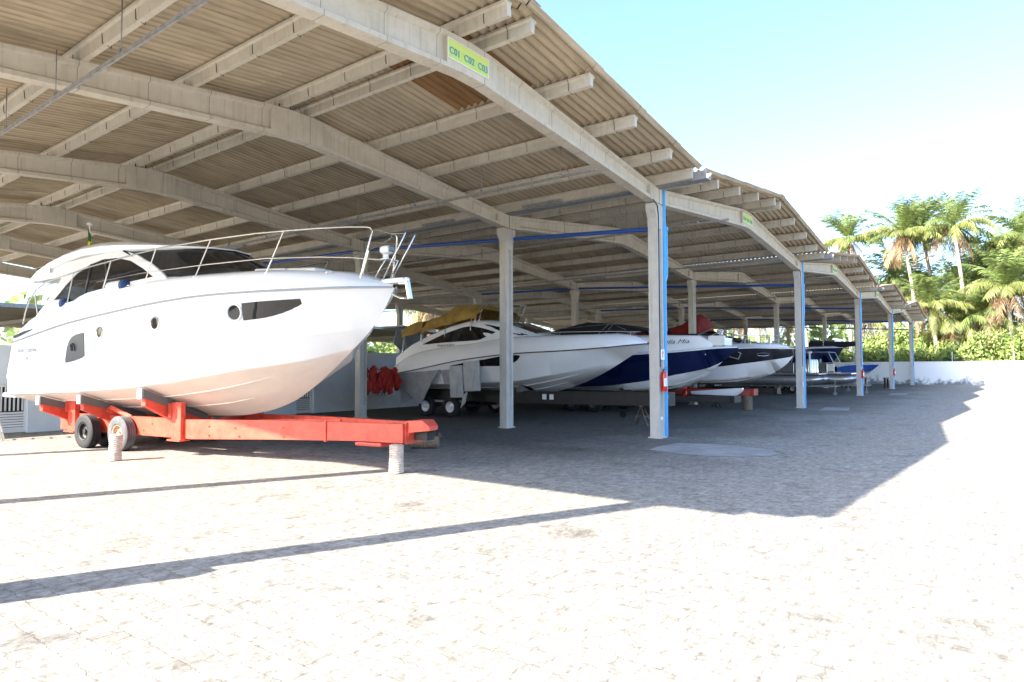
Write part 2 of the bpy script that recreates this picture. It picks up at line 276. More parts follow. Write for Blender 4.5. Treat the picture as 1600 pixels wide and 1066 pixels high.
class MB:
    def __init__(s): s.v = []; s.f = []; s.m = []; s.sm = []
    def add(s, vs, fs, mi=0, smooth=False):
        k = len(s.v); s.v += [tuple(v) for v in vs]
        for f in fs: s.f.append(tuple(i + k for i in f)); s.m.append(mi); s.sm.append(smooth)
        return s
    def box(s, c, d, mi=0, rot=None, taper=None):
        hx, hy, hz = d[0] / 2, d[1] / 2, d[2] / 2
        vs = [Vector((x * hx, y * hy, z * hz)) for z in (-1, 1) for y in (-1, 1) for x in (-1, 1)]
        if taper: vs = [Vector((v.x * (taper if v.z > 0 else 1), v.y * (taper if v.z > 0 else 1), v.z)) for v in vs]
        if rot: vs = [rot @ v for v in vs]
        vs = [v + Vector(c) for v in vs]
        return s.add(vs, [(0, 2, 3, 1), (4, 5, 7, 6), (0, 1, 5, 4), (2, 6, 7, 3), (0, 4, 6, 2), (1, 3, 7, 5)], mi)
    def bbox(s, c, d, bev=.02, mi=0, rot=None):
        """box with chamfered edges"""
        bm = bmesh.new(); bmesh.ops.create_cube(bm, size=1)
        for v in bm.verts: v.co = Vector((v.co.x * d[0], v.co.y * d[1], v.co.z * d[2]))
        bmesh.ops.bevel(bm, geom=bm.edges[:], offset=min(bev, min(d) * .45), segments=2, affect='EDGES', profile=.5)
        bm.verts.index_update()
        vs = [(rot @ v.co if rot else v.co) + Vector(c) for v in bm.verts]
        s.add(vs, [tuple(v.index for v in f.verts) for f in bm.faces], mi, False); bm.free(); return s
    def tube(s, pts, r, n=8, mi=0, cap=True, smooth=True, closed=False):
        pts = [Vector(p) for p in pts]; N = len(pts)
        rs = r if isinstance(r, (list, tuple)) else [r] * N
        vs = []; up = None
        for i, p in enumerate(pts):
            if closed: t = pts[(i + 1) % N] - pts[i - 1]
            else: t = pts[min(i + 1, N - 1)] - pts[max(i - 1, 0)]
            if t.length < 1e-9: t = Vector((0, 0, 1))
            t.normalize()
            if up is None:
                a = Vector((0, 0, 1)) if abs(t.z) < .9 else Vector((1, 0, 0))
                up = t.cross(a).normalized()
            else:
                up = (up - t * up.dot(t))
                up = up.normalized() if up.length > 1e-6 else t.orthogonal().normalized()
            b = t.cross(up)
            for k in range(n):
                an = 2 * math.pi * k / n; vs.append(p + (up * math.cos(an) + b * math.sin(an)) * rs[i])
        fs = []
        for i in range(N if closed else N - 1):
            j = (i + 1) % N
            for k in range(n): fs.append((i * n + k, i * n + (k + 1) % n, j * n + (k + 1) % n, j * n + k))
        s.add(vs, fs, mi, smooth)
        if cap and not closed:
            s.add([vs[k] for k in range(n)], [tuple(range(n))[::-1]], mi); s.add([vs[(N - 1) * n + k] for k in range(n)], [tuple(range(n))], mi)
        return s
    def lathe(s, prof, c, axis='z', n=24, mi=0, smooth=True):
        """prof list of (r, h) around axis through c"""
        vs = []
        for r, h in prof:
            for k in range(n):
                a = 2 * math.pi * k / n; x, y = r * math.cos(a), r * math.sin(a)
                p = {'z': (x, y, h), 'x': (h, x, y), 'y': (x, h, y)}[axis]
                vs.append((p[0] + c[0], p[1] + c[1], p[2] + c[2]))
        fs = [(i * n + k, i * n + (k + 1) % n, (i + 1) * n + (k + 1) % n, (i + 1) * n + k) for i in range(len(prof) - 1) for k in range(n)]
        return s.add(vs, fs, mi, smooth)
    def poly(s, pts, off, mi=0, holes=None):
        """planar-ish polygon (list of 3d points) extruded by vector off"""
        loops = [[Vector(p) for p in pts]] + [[Vector(p) for p in h] for h in (holes or [])]
        flat = [p for l in loops for p in l]; n = len(flat)
        tri = tessellate_polygon(loops); off = Vector(off)
        s.add(flat, [tuple(t) for t in tri], mi); s.add([p + off for p in flat], [tuple(t)[::-1] for t in tri], mi)
        for l in loops:
            m = len(l)
            s.add([*l, *[p + off for p in l]], [(i, (i + 1) % m, m + (i + 1) % m, m + i) for i in range(m)], mi)
        return s
    def loft(s, rows, mi=0, smooth=True, close=False, cap=False):
        n = len(rows[0]); vs = [p for r in rows for p in r]; fs = []
        for i in range(len(rows) - 1):
            for k in range(n if close else n - 1): fs.append((i * n + k, i * n + (k + 1) % n, (i + 1) * n + (k + 1) % n, (i + 1) * n + k))
        s.add(vs, fs, mi, smooth)
        if cap: s.add(rows[0], [tuple(range(n))[::-1]], mi); s.add(rows[-1], [tuple(range(n))], mi)
        return s
    def build(s, name, mats, parent=None, label=None, weld=True):
        me = bpy.data.meshes.new(name); me.from_pydata([tuple(map(float, v)) for v in s.v], [], s.f)
        for m in (mats if isinstance(mats, (list, tuple)) else [mats]): me.materials.append(m)
        me.polygons.foreach_set('material_index', s.m); me.polygons.foreach_set('use_smooth', s.sm)
        if weld:
            bm = bmesh.new(); bm.from_mesh(me); bmesh.ops.remove_doubles(bm, verts=bm.verts, dist=.0004)
            bmesh.ops.recalc_face_normals(bm, faces=bm.faces)
            for e in bm.edges:
                if len(e.link_faces) == 2 and e.calc_face_angle(0) > R(34): e.smooth = False
            bm.to_mesh(me); bm.free()
        me.update()
        o = bpy.data.objects.new(name, me); COL.objects.link(o)
        if parent: o.parent = parent
        if label: o['label'] = label
        return o

def struct(name, mb, m): return tag(mb.build(name, m), kind='structure')
def text_mesh(name, body, size, m, parent, loc, rot, ext=.002, shear=0, align='CENTER', sx=1.0):
    c = bpy.data.curves.new(name, 'FONT'); c.body = body; c.size = size; c.extrude = ext; c.align_x = align; c.align_y = 'CENTER'; c.shear = shear
    t = bpy.data.objects.new(name, c); COL.objects.link(t)
    dg = bpy.context.evaluated_depsgraph_get(); dg.update()
    me = bpy.data.meshes.new_from_object(t.evaluated_get(dg)); bpy.data.objects.remove(t); me.name = name
    me.materials.clear(); me.materials.append(m)
    o = bpy.data.objects.new(name, me); COL.objects.link(o); o.parent = parent; o.location = loc; o.rotation_euler = rot; o.scale = (sx, 1, 1)
    return o

def curve(tbl):
    """smooth monotone-ish interpolation of [(s, v), ...]"""
    xs = np.array([p[0] for p in tbl], float); ys = np.array([p[1] for p in tbl], float)
    h = np.diff(xs); d = np.diff(ys) / h
    m = np.zeros(len(xs)); m[0] = d[0]; m[-1] = d[-1]
    for i in range(1, len(xs) - 1):
        if d[i - 1] * d[i] <= 0: m[i] = 0
        else: m[i] = 2 * d[i - 1] * d[i] / (d[i - 1] + d[i])
    def f(x):
        x = min(max(x, xs[0]), xs[-1]); i = min(int(np.searchsorted(xs, x, side='right')) - 1, len(xs) - 2); i = max(i, 0)
        t = (x - xs[i]) / h[i]
        return float(ys[i] * (1 + 2 * t) * (1 - t) ** 2 + m[i] * h[i] * t * (1 - t) ** 2 + ys[i + 1] * t * t * (3 - 2 * t) + m[i + 1] * h[i] * t * t * (t - 1))
    return f

# ============================================================ SETTING
m = MB(); m.add([(-400, -400, -.08), (900, -400, -.08), (900, 900, -.08), (-400, 900, -.08)], [(0, 1, 2, 3)]); struct('ground', m, M['earth'])
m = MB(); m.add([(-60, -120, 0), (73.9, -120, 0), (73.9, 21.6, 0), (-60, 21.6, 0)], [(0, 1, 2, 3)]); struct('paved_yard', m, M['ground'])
m = MB(); m.add([(-60, 21.6, -.01), (73.9, 21.6, -.01), (73.9, 90, -.01), (-60, 90, -.01)], [(0, 1, 2, 3)]); struct('rear_yard', m, M['ground'])
M['pad'] = mat('smooth concrete pad', (.285, .28, .27), .85, var=.3, vscale=1.6, bump=.1)
def pad(pts, lab):
    b = MB(); n = len(pts); b.add([(x, y, .006) for x, y in pts], [tuple(range(n))])
    return struct('concrete_patch', b, M['pad'])
pad([(12.85, 6.02), (13.5, 6.1), (14.4, 6.0), (14.65, 5.2), (14.6, 4.6), (14.2, 3.9), (13.8, 3.66), (13.3, 3.7), (12.9, 4.06), (12.6, 4.72), (12.65, 5.4)], '')
pad([(28.2, 5.9), (30.5, 6.1), (30.9, 5.2), (28.8, 4.9)], '')
pad([(46, 5.6), (49, 5.8), (49.4, 4.9), (46.5, 4.7)], '')

# ---- boundary walls
e = empty('end_wall', (73.9, 0, 0), 0, 'long white end wall behind the far column, black mildew along its foot and sunlit to the right', 'wall')
b = MB(); b.box((.1, -29.2, 1.08), (.2, 101.6, 2.16)); b.build('wall_face', M['wallw'], e)
b = MB(); b.box((.1, -29.2, 2.185), (.26, 101.6, .05)); b.build('coping', M['wallw'], e)
for yy in (3.7, -.9, -5.8, 12):
    b = MB(); b.tube([(.1, yy, 2.2), (.1, yy, 3.1)], .03, 6); b.tube([(.02, yy, 2.95), (.18, yy, 2.95)], .02, 5); b.build('wire_post', M['white'], e)
e = empty('rear_wall', (0, 21.5, 0), 0, 'low white rear wall behind the boats, broken by slatted gates', 'wall')
gates = [(4.9, 6.45), (15.02, 15.8)]
xs = [-40, 4.9, 6.45, 15.02, 15.8, 73.85]
for a, c in ((-40, 4.9), (6.45, 15.02), (15.8, 73.85)):
    b = MB(); b.box(((a + c) / 2, .1, 1.2), (c - a, .2, 2.4)); b.build('wall_face', M['wallc'], e)
for a, c in gates:
    b = MB(); b.box(((a + c) / 2, .1, 1.87), (c - a, .2, 1.06)); b.build('wall_face', M['wallc'], e)
    g = MB(); w_ = c - a
    g.box(((a + c) / 2, .12, .06), (w_, .05, .08)); g.box(((a + c) / 2, .12, 1.3), (w_, .05, .07))
    g.box((a + .03, .12, .67), (.06, .055, 1.2)); g.box((c - .03, .12, .67), (.06, .055, 1.2))
    for k in range(7): g.box(((a + c) / 2, .125, .13 + k * .07), (w_ - .1, .03, .055))
    n_ = int(w_ / .1)
    for k in range(n_): g.box((a + .05 + (k + .5) * (w_ - .1) / n_, .12, .95), (.035, .04, .68))
    gt = g.build('gate', M['gel2'], e)
    b = MB(); b.box(((a + c) / 2, .6, 1.0), (w_ + .4, .05, 2.0)); b.build('shade_sheet', M['dark'], gt)  # dark sheet standing in for the shade behind the gate bars

# ============================================================ THE SHED
L = 14.41; X0 = 15.185; ROWS = [6.87, 11.58, 18.0, 24.7, 31.3, 38.0]
XC = lambda k: X0 + L * k
shed = empty('boat_shed', (XC(-1), ROWS[0], 0), 0, 'open sided multi gabled boat shed, precast concrete frames under corrugated cement roofing', 'shed')
def P(b, name, mats, x=0, y=0, z=0, label=None):
    o = b.build(name, mats, shed, label); o.location = (x, y - ROWS[0], z); return o
def dupe(o, x, y, z=0):
    c = o.copy(); COL.objects.link(c); c.parent = o.parent; c.location = (x, y - ROWS[0], z); return c
# local shed frame: x measured from XC(-1)
def prism(b, stations, mi=0):
    """stations: list of (x, [(y,z),...]) same count -> closed prism"""
    rows = [[(x, y, z) for y, z in pr] for x, pr in stations]
    n = len(rows[0]); vs = [p for r in rows for p in r]; fs = []
    for i in range(len(rows) - 1):
        for k in range(n): fs.append((i * n + k, i * n + (k + 1) % n, (i + 1) * n + (k + 1) % n, (i + 1) * n + k))
    b.add(vs, fs, mi)
    for r, rev in ((rows[0], 1), (rows[-1], 0)):
        tri = tessellate_polygon([[Vector(p) for p in r]])
        b.add(r, [tuple(t) for t in tri], mi)
AP = L / 2; SL = .118
def zt(u):
    d = abs(u - AP); z = 6.21 + SL * (AP - d)
    return z - .045 * max(0, 1 - d / .75) ** 2
def zb(u):
    d = abs(u - AP)
    return 5.83 + .62 * (1 - max(0, d - .25) / (AP - .25)) ** .96
HW = .12; TW = .045
def isec(u):
    a, c = zb(u), zt(u)
    return [(-HW, a), (HW, a), (HW, a + .075), (TW, a + .115), (TW, c - .10), (HW, c - .065), (HW, c), (-HW, c), (-HW, c - .065), (-TW, c - .10), (-TW, a + .115), (-HW, a + .075)]
def rsec(u):
    a, c = zb(u), zt(u); return [(-HW, a), (HW, a), (HW, c), (-HW, c)]
b = MB()
def lin(a, c, n): return [a + (c - a) * i / n for i in range(n + 1)]
for a, c, n, sec in ((.012, .55, 2, rsec), (.55, AP - .62, 8, isec), (AP - .62, AP + .62, 10, rsec), (AP + .62, L - .55, 8, isec), (L - .55, L - .012, 2, rsec)):
    prism(b, [(u, sec(u)) for u in lin(a, c, n)])
beam0 = P(b, 'roof_beam', M['beamc'], 0, ROWS[0])
NB = 5
for k in range(NB):
    for y in ROWS:
        if k or y != ROWS[0]: dupe(beam0, k * L, y)
# columns
b = MB(); CW, CD = .16, .125
def colsec(h, groove):
    if groove: return [(-CW, -CD), (-.09, -CD), (-.07, -CD + .055), (.07, -CD + .055), (.09, -CD), (CW, -CD), (CW, CD), (.09, CD), (.07, CD - .055), (-.07, CD - .055), (-.09, CD), (-CW, CD)]
    return [(-CW, -CD), (CW, -CD), (CW, CD), (-CW, CD)]
def vprism(b, z0, z1, sec):
    n = len(sec); vs = [(x, y, z0) for x, y in sec] + [(x, y, z1) for x, y in sec]
    b.add(vs, [(i, (i + 1) % n, n + (i + 1) % n, n + i) for i in range(n)])
    for zz in (z0, z1):
        tri = tessellate_polygon([[Vector((x, y, zz)) for x, y in sec]]); b.add([(x, y, zz) for x, y in sec], [tuple(t) for t in tri])
b.box((0, 0, .015), (.40, .33, .03)); vprism(b, 0, .45, colsec(0, 0)); vprism(b, .45, 5.2, colsec(0, 1))
hs = [(5.2, CW), (5.45, CW + .02), (5.62, .26), (5.70, .29), (5.818, .29)]
rows = [[(-w_, -CD, z), (w_, -CD, z), (w_, CD, z), (-w_, CD, z)] for z, w_ in hs]
b.loft(rows, 0, False, close=True, cap=True)
for zz in (1.3, 2.3, 3.3, 4.2): b.box((0, -CD + .04, zz), (.13, .03, .03))
col0 = P(b, 'column', M['conc2'], L, ROWS[0])
for k in range(NB + 1):
    for y in ROWS:
        if not (k == 1 and y == ROWS[0]): dupe(col0, k * L, y)
b = MB(); b.bbox((0, -.30, .8), (.22, .20, 1.6), .02); P(b, 'power_pedestal', M['galv'], 0, ROWS[0])
# purlins
PD = [.30, 2.15, 3.92, 5.68, 6.93]
YF, YB = 5.78, 39.1
b = MB(); hgt = .235
sec = [(-.045, 0), (.045, 0), (.05, hgt * .72), (.085, hgt * .82), (.085, hgt), (-.085, hgt), (-.085, hgt * .82), (-.05, hgt * .72)]
ys = [YF - ROWS[0], YB - ROWS[0]]
vs = [(x, y, z) for y in ys for x, z in sec]; n = len(sec)
b.add(vs, [(i, (i + 1) % n, n + (i + 1) % n, n + i) for i in range(n)])
for y in ys:
    tri = tessellate_polygon([[Vector((x, y, z)) for x, z in sec]]); b.add([(x, y, z) for x, z in sec], [tuple(t) for t in tri])
# dark joint hooks wrapping the purlin at the sheet fixings
pur0 = None
hookb = MB()
for k in range(NB):
    for sgn in (-1, 1):
        for d in PD:
            u = AP + sgn * d; x = k * L + u; z = 6.21 + SL * (AP - d) + .003
            if pur0 is None: pur0 = P(b, 'purlin', M['conc'], x, ROWS[0], z); o = pur0
            else: o = dupe(pur0, x, ROWS[0], z)
            o.rotation_euler = (0, sgn * math.atan(SL), 0)
for x in (-1.02, NB * L + .95):
    dupe(pur0, x, ROWS[0], 6.21 - SL * 1.0)
# outrigger brackets carrying the edge purlins
for k in (0, NB):
    for y in ROWS:
        sg = -1 if k == 0 else 1
        bb = MB(); bb.box((sg * .6, 0, 6.03), (.95, .2, .17), rot=None); P(bb, 'bracket', M['conc'], k * L, y)
# hooks clamping the sheets to the purlins: nearest hundred one by one
hb0 = MB(); hb0.tube([(-.064, 0, .02), (-.070, 0, .17), (-.10, 0, .2), (-.10, 0, .25)], .006, 4); hb0.tube([(-.064, 0, .02), (.064, 0, -.01), (.070, 0, .17), (.10, 0, .2)], .006, 4)
h0 = None; spots = []
for k in range(2):
    for sgn in (-1, 1):
        for d in PD[:4]:
            for yy in np.arange(YF + .45, 24, 1.1): spots.append((k * L + AP + sgn * d, float(yy), 6.21 + SL * (AP - d)))
spots.sort(key=lambda p: (p[0] + XC(-1) - 3) ** 2 + (p[1] - 2) ** 2)
rest = MB()
for i, (x, y, z) in enumerate(spots):
    if i == 0: h0 = P(hb0, 'sheet_hook', M['dark'], x, y, z)
    elif i < 100: dupe(h0, x, y, z)
    else:
        rest.add([(a + x, c + y - ROWS[0], q + z) for a, c, q in hb0.v], hb0.f)
tag(P(rest, 'sheet_hooks', M['dark'], 0, ROWS[0]), kind='stuff')
# lifting loops over the ridge of each frame
for k in range(2):
    for y in ROWS[:4]:
        lb = MB()
        for dx in (-.36, -.2):
            lb.tube([(dx, 0, 0), (dx - .01, 0, .10), (dx + .03, 0, .15), (dx + .09, 0, .13), (dx + .11, 0, 0)], .011, 6)
        P(lb, 'lifting_loop', M['dark'], k * L + AP, y, zt(AP) - .02)
# corrugated sheets
PITCH_ = .177; AMP = .035
def sheet(sgn, d0, d1, y0, y1, mname='roof', sag=.0):
    """strip on the slope side sgn between distances d0 (high) and d1 (low) from the ridge"""
    ns = 6; nw = int(round((y1 - y0) / PITCH_ * ns)); b = MB()
    for du, off in ((0, 0), (0, .012)):
        rows = []
        for d, dz in ((d0, 0), ((d0 + d1) / 2, .012), (d1, .024)):
            x = AP + sgn * d; zc = 6.21 + SL * (AP - d) + hgt + AMP + .004 + dz + off
            rows.append([(x, y0 - ROWS[0] + i * PITCH_ / ns, zc + AMP * math.cos(2 * math.pi * i / ns)) for i in range(nw + 1)])
        b.loft(rows, 0, True)
        if off == 0: lo = rows
        else: hi = rows
    for a, c in ((lo[0], hi[0]), (lo[-1], hi[-1])): b.loft([a, c], 0, False)
    for j in (0, -1): b.loft([[r[j] for r in lo], [r[j] for r in hi]], 0, False)
    return b
YS, YE = 5.60, 39.25
DS = [(.02, 2.3), (2.05, 4.07), (3.82, 5.83), (5.58, 7.10)]
protos = {}
for k in range(NB):
    for sgn in (-1, 1):
        for i, (a, c) in enumerate(DS):
            if k == 0 and sgn == 1 and i == 0:
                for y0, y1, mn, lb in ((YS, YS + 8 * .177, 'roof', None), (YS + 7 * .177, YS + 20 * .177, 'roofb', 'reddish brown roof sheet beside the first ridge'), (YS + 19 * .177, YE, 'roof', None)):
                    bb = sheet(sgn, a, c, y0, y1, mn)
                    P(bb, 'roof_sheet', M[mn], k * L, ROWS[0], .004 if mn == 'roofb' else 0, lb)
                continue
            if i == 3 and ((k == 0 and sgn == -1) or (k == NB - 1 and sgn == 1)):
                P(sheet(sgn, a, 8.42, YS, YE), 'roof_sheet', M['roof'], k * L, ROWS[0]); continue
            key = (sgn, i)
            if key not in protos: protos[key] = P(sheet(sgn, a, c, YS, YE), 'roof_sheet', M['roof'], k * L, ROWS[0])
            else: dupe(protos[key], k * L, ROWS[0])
rb = MB(); ns = 6; nw = int((YE - YS) / PITCH_ * ns)
rows = []
for dx in (-.28, -.12, 0, .12, .28):
    zc = 6.21 + SL * (AP - abs(dx)) + hgt + .085
    rows.append([(dx, YS - ROWS[0] + i * PITCH_ / ns, zc + (AMP * math.cos(2 * math.pi * i / ns) if abs(dx) > .05 else .015)) for i in range(nw + 1)])
rb.loft(rows, 0, True)
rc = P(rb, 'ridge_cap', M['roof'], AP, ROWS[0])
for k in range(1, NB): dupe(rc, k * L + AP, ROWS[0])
# valley gutters
b = MB(); y0, y1 = YS - .12 - ROWS[0], YE - ROWS[0]
pr = [(-.17, .20), (-.15, 0), (.15, 0), (.17, .20), (.155, .20), (.137, .015), (-.137, .015), (-.155, .20)]
vs = [(x, y, z) for y in (y0, y1) for x, z in pr]; n = 8
b.add(vs, [(i, (i + 1) % n, n + (i + 1) % n, n + i) for i in range(n)])
for y in (y0, y1): b.add([(x, y, z) for x, z in pr], [(0, 1, 6, 7), (1, 2, 5, 6), (2, 3, 4, 5)])
g0 = P(b, 'gutter', M['galv'], L, ROWS[0], 6.225)
for k in range(2, NB): dupe(g0, k * L, ROWS[0], 6.225)
b = MB(); b.box((0, 16.2, .05), (.2, 33.4, .1)); P(b, 'gutter', M['galv'], -1.3, ROWS[0], 6.15)
# blue rain pipes
for k in range(1, NB + 1):
    p = MB(); x = .235; y = -.12
    p.tube([(x, y, .02), (x, y, 6.22)], .055, 14)
    for z in (1.0, 2.7, 4.6): p.lathe([(.062, -.05), (.066, -.045), (.066, .045), (.062, .05)], (x, y, z), n=14)
    p.tube([(x, y, 3.86), (x + .03, y, 3.92), (x + .12, y, 4.05), (x + .13, y, 4.15), (x + .13, y, 5.3)], .047, 12)
    p.lathe([(.047, 0), (.062, .01), (.062, .1), (.047, .12)], (x + .13, y, 5.2), n=12)
    P(p, 'rain_pipe', M['blue'], k * L, ROWS[0])
    p = MB(); p.tube([(.23, .1, 5.27), (.23, 4.71, 5.56), (.23, 11.2, 5.95), (.23, 17.8, 6.1)], .055, 10)
    P(p, 'collector_pipe', M['deepblue'], k * L, ROWS[0])
# conduits on the column faces
for k in range(0, NB + 1):
    p = MB(); p.tube([(-.1, -.135, 1.75), (-.1, -.135, 5.5), (-.16, -.14, 5.75), (-.4, -.14, 5.86)], .013, 6)
    P(p, 'conduit', M['dark'], k * L, ROWS[0])
    if k: 
        p = MB(); p.box((.02, -.085, 0), (.13, .05, .20)); P(p, 'junction_box', M['white'], k * L, ROWS[0], 1.0 if k == 2 else .42)
# lighting channels hung under the roof
for k in range(NB):
    for u, z in ((2.88, 5.86), (11.25, 5.95)):
        p = MB(); yA, yB = (-.1, 31) if u > 5 else (-.9, 31)
        p.box((0, (yA + yB) / 2, 0), (.045, yB - yA, .045)); p.box((0, (yA + yB) / 2, -.03), (.028, yB - yA, .012))
        for y in np.arange(yA + .9, 30, 2.25):
            p.tube([(0, y, .03), (0, y, (6.21 + SL * (u if u < AP else L - u)) - z + .05)], .009, 5); p.box((0, y, .045), (.06, .04, .05))
        P(p, 'cable_channel', M['galv'], k * L + u, ROWS[0], z)
    for u, y in ((11.3, 8.2), (11.3, 14.0), (13.2, 2.6), (13.2, 6.3)):
        p = MB(); p.bbox((0, 0, 0), (.16, 1.22, .05), .015); p.tube([(-.04, -.6, -.04), (-.04, .6, -.04)], .016, 8); p.tube([(.04, -.6, -.04), (.04, .6, -.04)], .016, 8)
        P(p, 'batten_lamp', M['galv'], k * L + u, y + ROWS[0], (6.02 if u > 12 else 5.89))
# bay signs
def bay_sign(k, body, y):
    u = AP - .13; s = MB()
    a = math.atan(SL) * .0
    s.bbox((0, 0, 0), (.98, .02, .30), .004); s.box((0, -.0115, .085), (.97, .003, .11), 1)
    o = s.build('bay_sign', [M['sign'], M['signy']], shed); o.location = (k * L + u, y, zb(AP) + .27); o.rotation_euler = (0, 0, 0)
    f = MB()
    for dz in (-.155, .155): f.box((0, 0, dz), (1.0, .026, .012))
    for dx in (-.495, .495): f.box((dx, 0, 0), (.012, .026, .30))
    f.build('sign_frame', M['white'], o)
    text_mesh('lettering', body, .155, M['signblue'], o, (0, -.016, -.035), (math.pi / 2, 0, 0), .0015, sx=.98)
M['signy'] = mat('yellow band', (.60, .72, .18), .5)
for k, t in enumerate(('C01  C02  C03', 'C04  C05  C06', 'C07  C08  C09', 'C10  C11  C12', 'C13  C14  C15')): bay_sign(k, t, -HW - .016)

# ---- second shed far behind
fs = empty('distant_shed', (34, 58, 0), 0, 'low dark roofed shed standing far behind the rear wall', 'shed')
b = MB(); n = 300
rows = [[(-36 + 72 * i / n, yy, zz + .03 * math.cos(i * math.pi)) for i in range(n + 1)] for yy, zz in ((0, 6.5), (18, 5.7))]
b.loft(rows, 0, False); b.loft([[(x, y, z + .05) for x, y, z in r] for r in rows], 0, False); b.build('roof', M['roof'], fs)
b = MB(); b.box((0, -.1, 6.42), (72, .1, .3)); b.build('fascia', M['galv'], fs)
for i in range(8):
    b = MB(); b.box((-35 + i * 10, .6, 3.1), (.3, .3, 6.2)); b.build('column', M['conc2'], fs)
    b = MB(); b.box((-35 + i * 10, 9, 5.75), (.2, 17.6, .3), rot=None); b.build('rafter', M['conc'], fs)
b = MB(); b.box((0, 17.9, 1.6), (72, .2, 3.2)); b.build('back_wall', M['wallw'], fs)

# ============================================================ VEGETATION
def frond(b, az, el, ln, droop, nl, lw, ll, mi, rr, hang=.5):
    pts = []; p = Vector((0, 0, 0)); seg = 9; e_ = el
    for i in range(seg + 1):
        pts.append(p.copy())
        d = Vector((math.cos(az) * math.cos(e_), math.sin(az) * math.cos(e_), math.sin(e_)))
        p = p + d * ln / seg; e_ = max(e_ - droop / seg * (.5 + 1.1 * i / seg), -1.45)
    b.tube(pts, [.05 * (1 - .85 * i / seg) for i in range(seg + 1)], 3, mi, False, True)
    side = Vector((-math.sin(az), math.cos(az), 0))
    for s_ in (-1, 1):
        for j in range(nl):
            t = .10 + .88 * (j + rr.random() * .7) / nl; f = t * seg; i = min(int(f), seg - 1); q = pts[i].lerp(pts[i + 1], f - i)
            tan = (pts[i + 1] - pts[i]).normalized(); L_ = ll * (.45 + 1.0 * math.sin(math.pi * min(1, t * .92 + .08)) ** .7) * rr.uniform(.8, 1.1)
            dr = (side * s_ * rr.uniform(.55, .95) + tan * .55 + Vector((0, 0, -1)) * (hang + rr.uniform(-.15, .25))).normalized()
            e1 = q + dr * L_ * .55; e2 = q + dr * L_ * .9 + Vector((0, 0, -.16 * L_))
            wv = tan * lw * .5
            b.add([q - wv, q + wv, e1 + wv * .9, e2, e1 - wv * .9], [(0, 1, 2, 3, 4)], mi)
def crown(seed, n_up=17, n_mid=14, n_dead=12, sc=1.0):
    rr = random.Random(seed); b = MB()
    for i in range(n_up):
        frond(b, rr.uniform(0, 6.28), rr.uniform(.75, 1.5), rr.uniform(3.9, 5.0) * sc, rr.uniform(.6, 1.5), 28, .09, .8, 0, rr, .2)
    for i in range(n_mid):
        frond(b, i * 6.28 / n_mid + rr.uniform(-.3, .3), rr.uniform(-.15, .5), rr.uniform(4.0, 5.0) * sc, rr.uniform(1.1, 1.9), 30, .09, .85, rr.choice((0, 1, 1)), rr, .75)
    for i in range(n_dead):
        frond(b, rr.uniform(0, 6.28), rr.uniform(-1.1, -.35), rr.uniform(3.4, 4.8) * sc, rr.uniform(.5, 1.2), 24, .08, .8, rr.choice((1, 2, 2, 2)), rr, .9)
    return b
crowns = [crown(s_) for s_ in (3, 11, 25)]
crown_me = []
for c_ in crowns:
    o = c_.build('crown', [M['palm'], M['palmy'], M['palmd']], weld=False); crown_me.append(o.data); bpy.data.objects.remove(o)
def palm(x, y, h, lean=(0, 0), ci=0, rz=0, sc=1.0, label='', group=None):
    e = empty('coconut_palm', (x, y, 0), 0, label, 'palm tree', group)
    pts = []; rs = []
    for i in range(13):
        t = i / 12; pts.append((lean[0] * t * t, lean[1] * t * t, h * t)); rs.append(.24 * (1 - .45 * t) + (.12 if i == 0 else 0) + (.015 if i % 2 else 0))
    b = MB(); b.tube(pts, rs, 12); b.build('trunk', M['trunk'], e)
    c = bpy.data.objects.new('crown', crown_me[ci]); COL.objects.link(c); c.parent = e; c.location = (lean[0], lean[1], h); c.rotation_euler = (rnd.uniform(-.12, .12), rnd.uniform(-.12, .12), rz); c.scale = (sc,) * 3
    b = MB()
    for k in range(7):
        a = k * .9; b.lathe([(.02, -.17), (.11, -.12), (.14, 0), (.10, .11), (.02, .15)], (lean[0] + .27 * math.cos(a), lean[1] + .27 * math.sin(a), h - .25 - .1 * (k % 2)), n=7)
    b.build('coconuts', M['palmy'], e)
    return e
G1 = 'palms behind the end wall'
palm(84, 13.9, 16.6, (0, 0), 0, .3, .95, 'slim palm farthest left above the shed roofs, crown against the sky', G1)
palm(83, 7.0, 16.4, (0, 1.4), 1, 1.2, 1.0, 'leaning palm with two crossing pale trunks beside the roof end', G1)
palm(88, 5.5, 17.9, (0, 1.6), 2, 2.6, .92, 'palm rising just behind the leaning pair, head turned right', G1)
palm(83, 2.7, 16.6, (0, 1.0), 2, 4.0, 1.0, 'tallest palm of the row, upright crown and brown hanging skirt', G1)
palm(86, -2.6, 15.2, (0, .3), 0, 5.0, 1.05, 'palm at the right edge of the picture with a spreading crown', G1)
palm(80, -1.0, 9.5, (0, .5), 1, .9, 1.0, 'short palm right of the tallest one, brown fronds low over the bushes', G1)
palm(90, -.5, 13.5, (0, 0), 1, 2.2, 1.1, 'dense palm filling the gap between the tallest palm and the right edge', G1)
palm(92, 10, 12.5, (0, 0), 2, .2, 1.1, 'low palm half hidden behind the leaning pair', G1)
palm(80, 5.2, 8.2, (0, .6), 0, 1.7, .9, 'smallest palm, drooping over the bushes beside the roof end', G1)
palm(84, -5.5, 11.0, (0, 0), 2, 3.3, 1.1, 'palm just cut off by the right edge of the picture', G1)
palm(98, 1.5, 13.0, (0, 0), 0, 3.1, 1.2, 'palm farthest back behind the tallest one', G1)
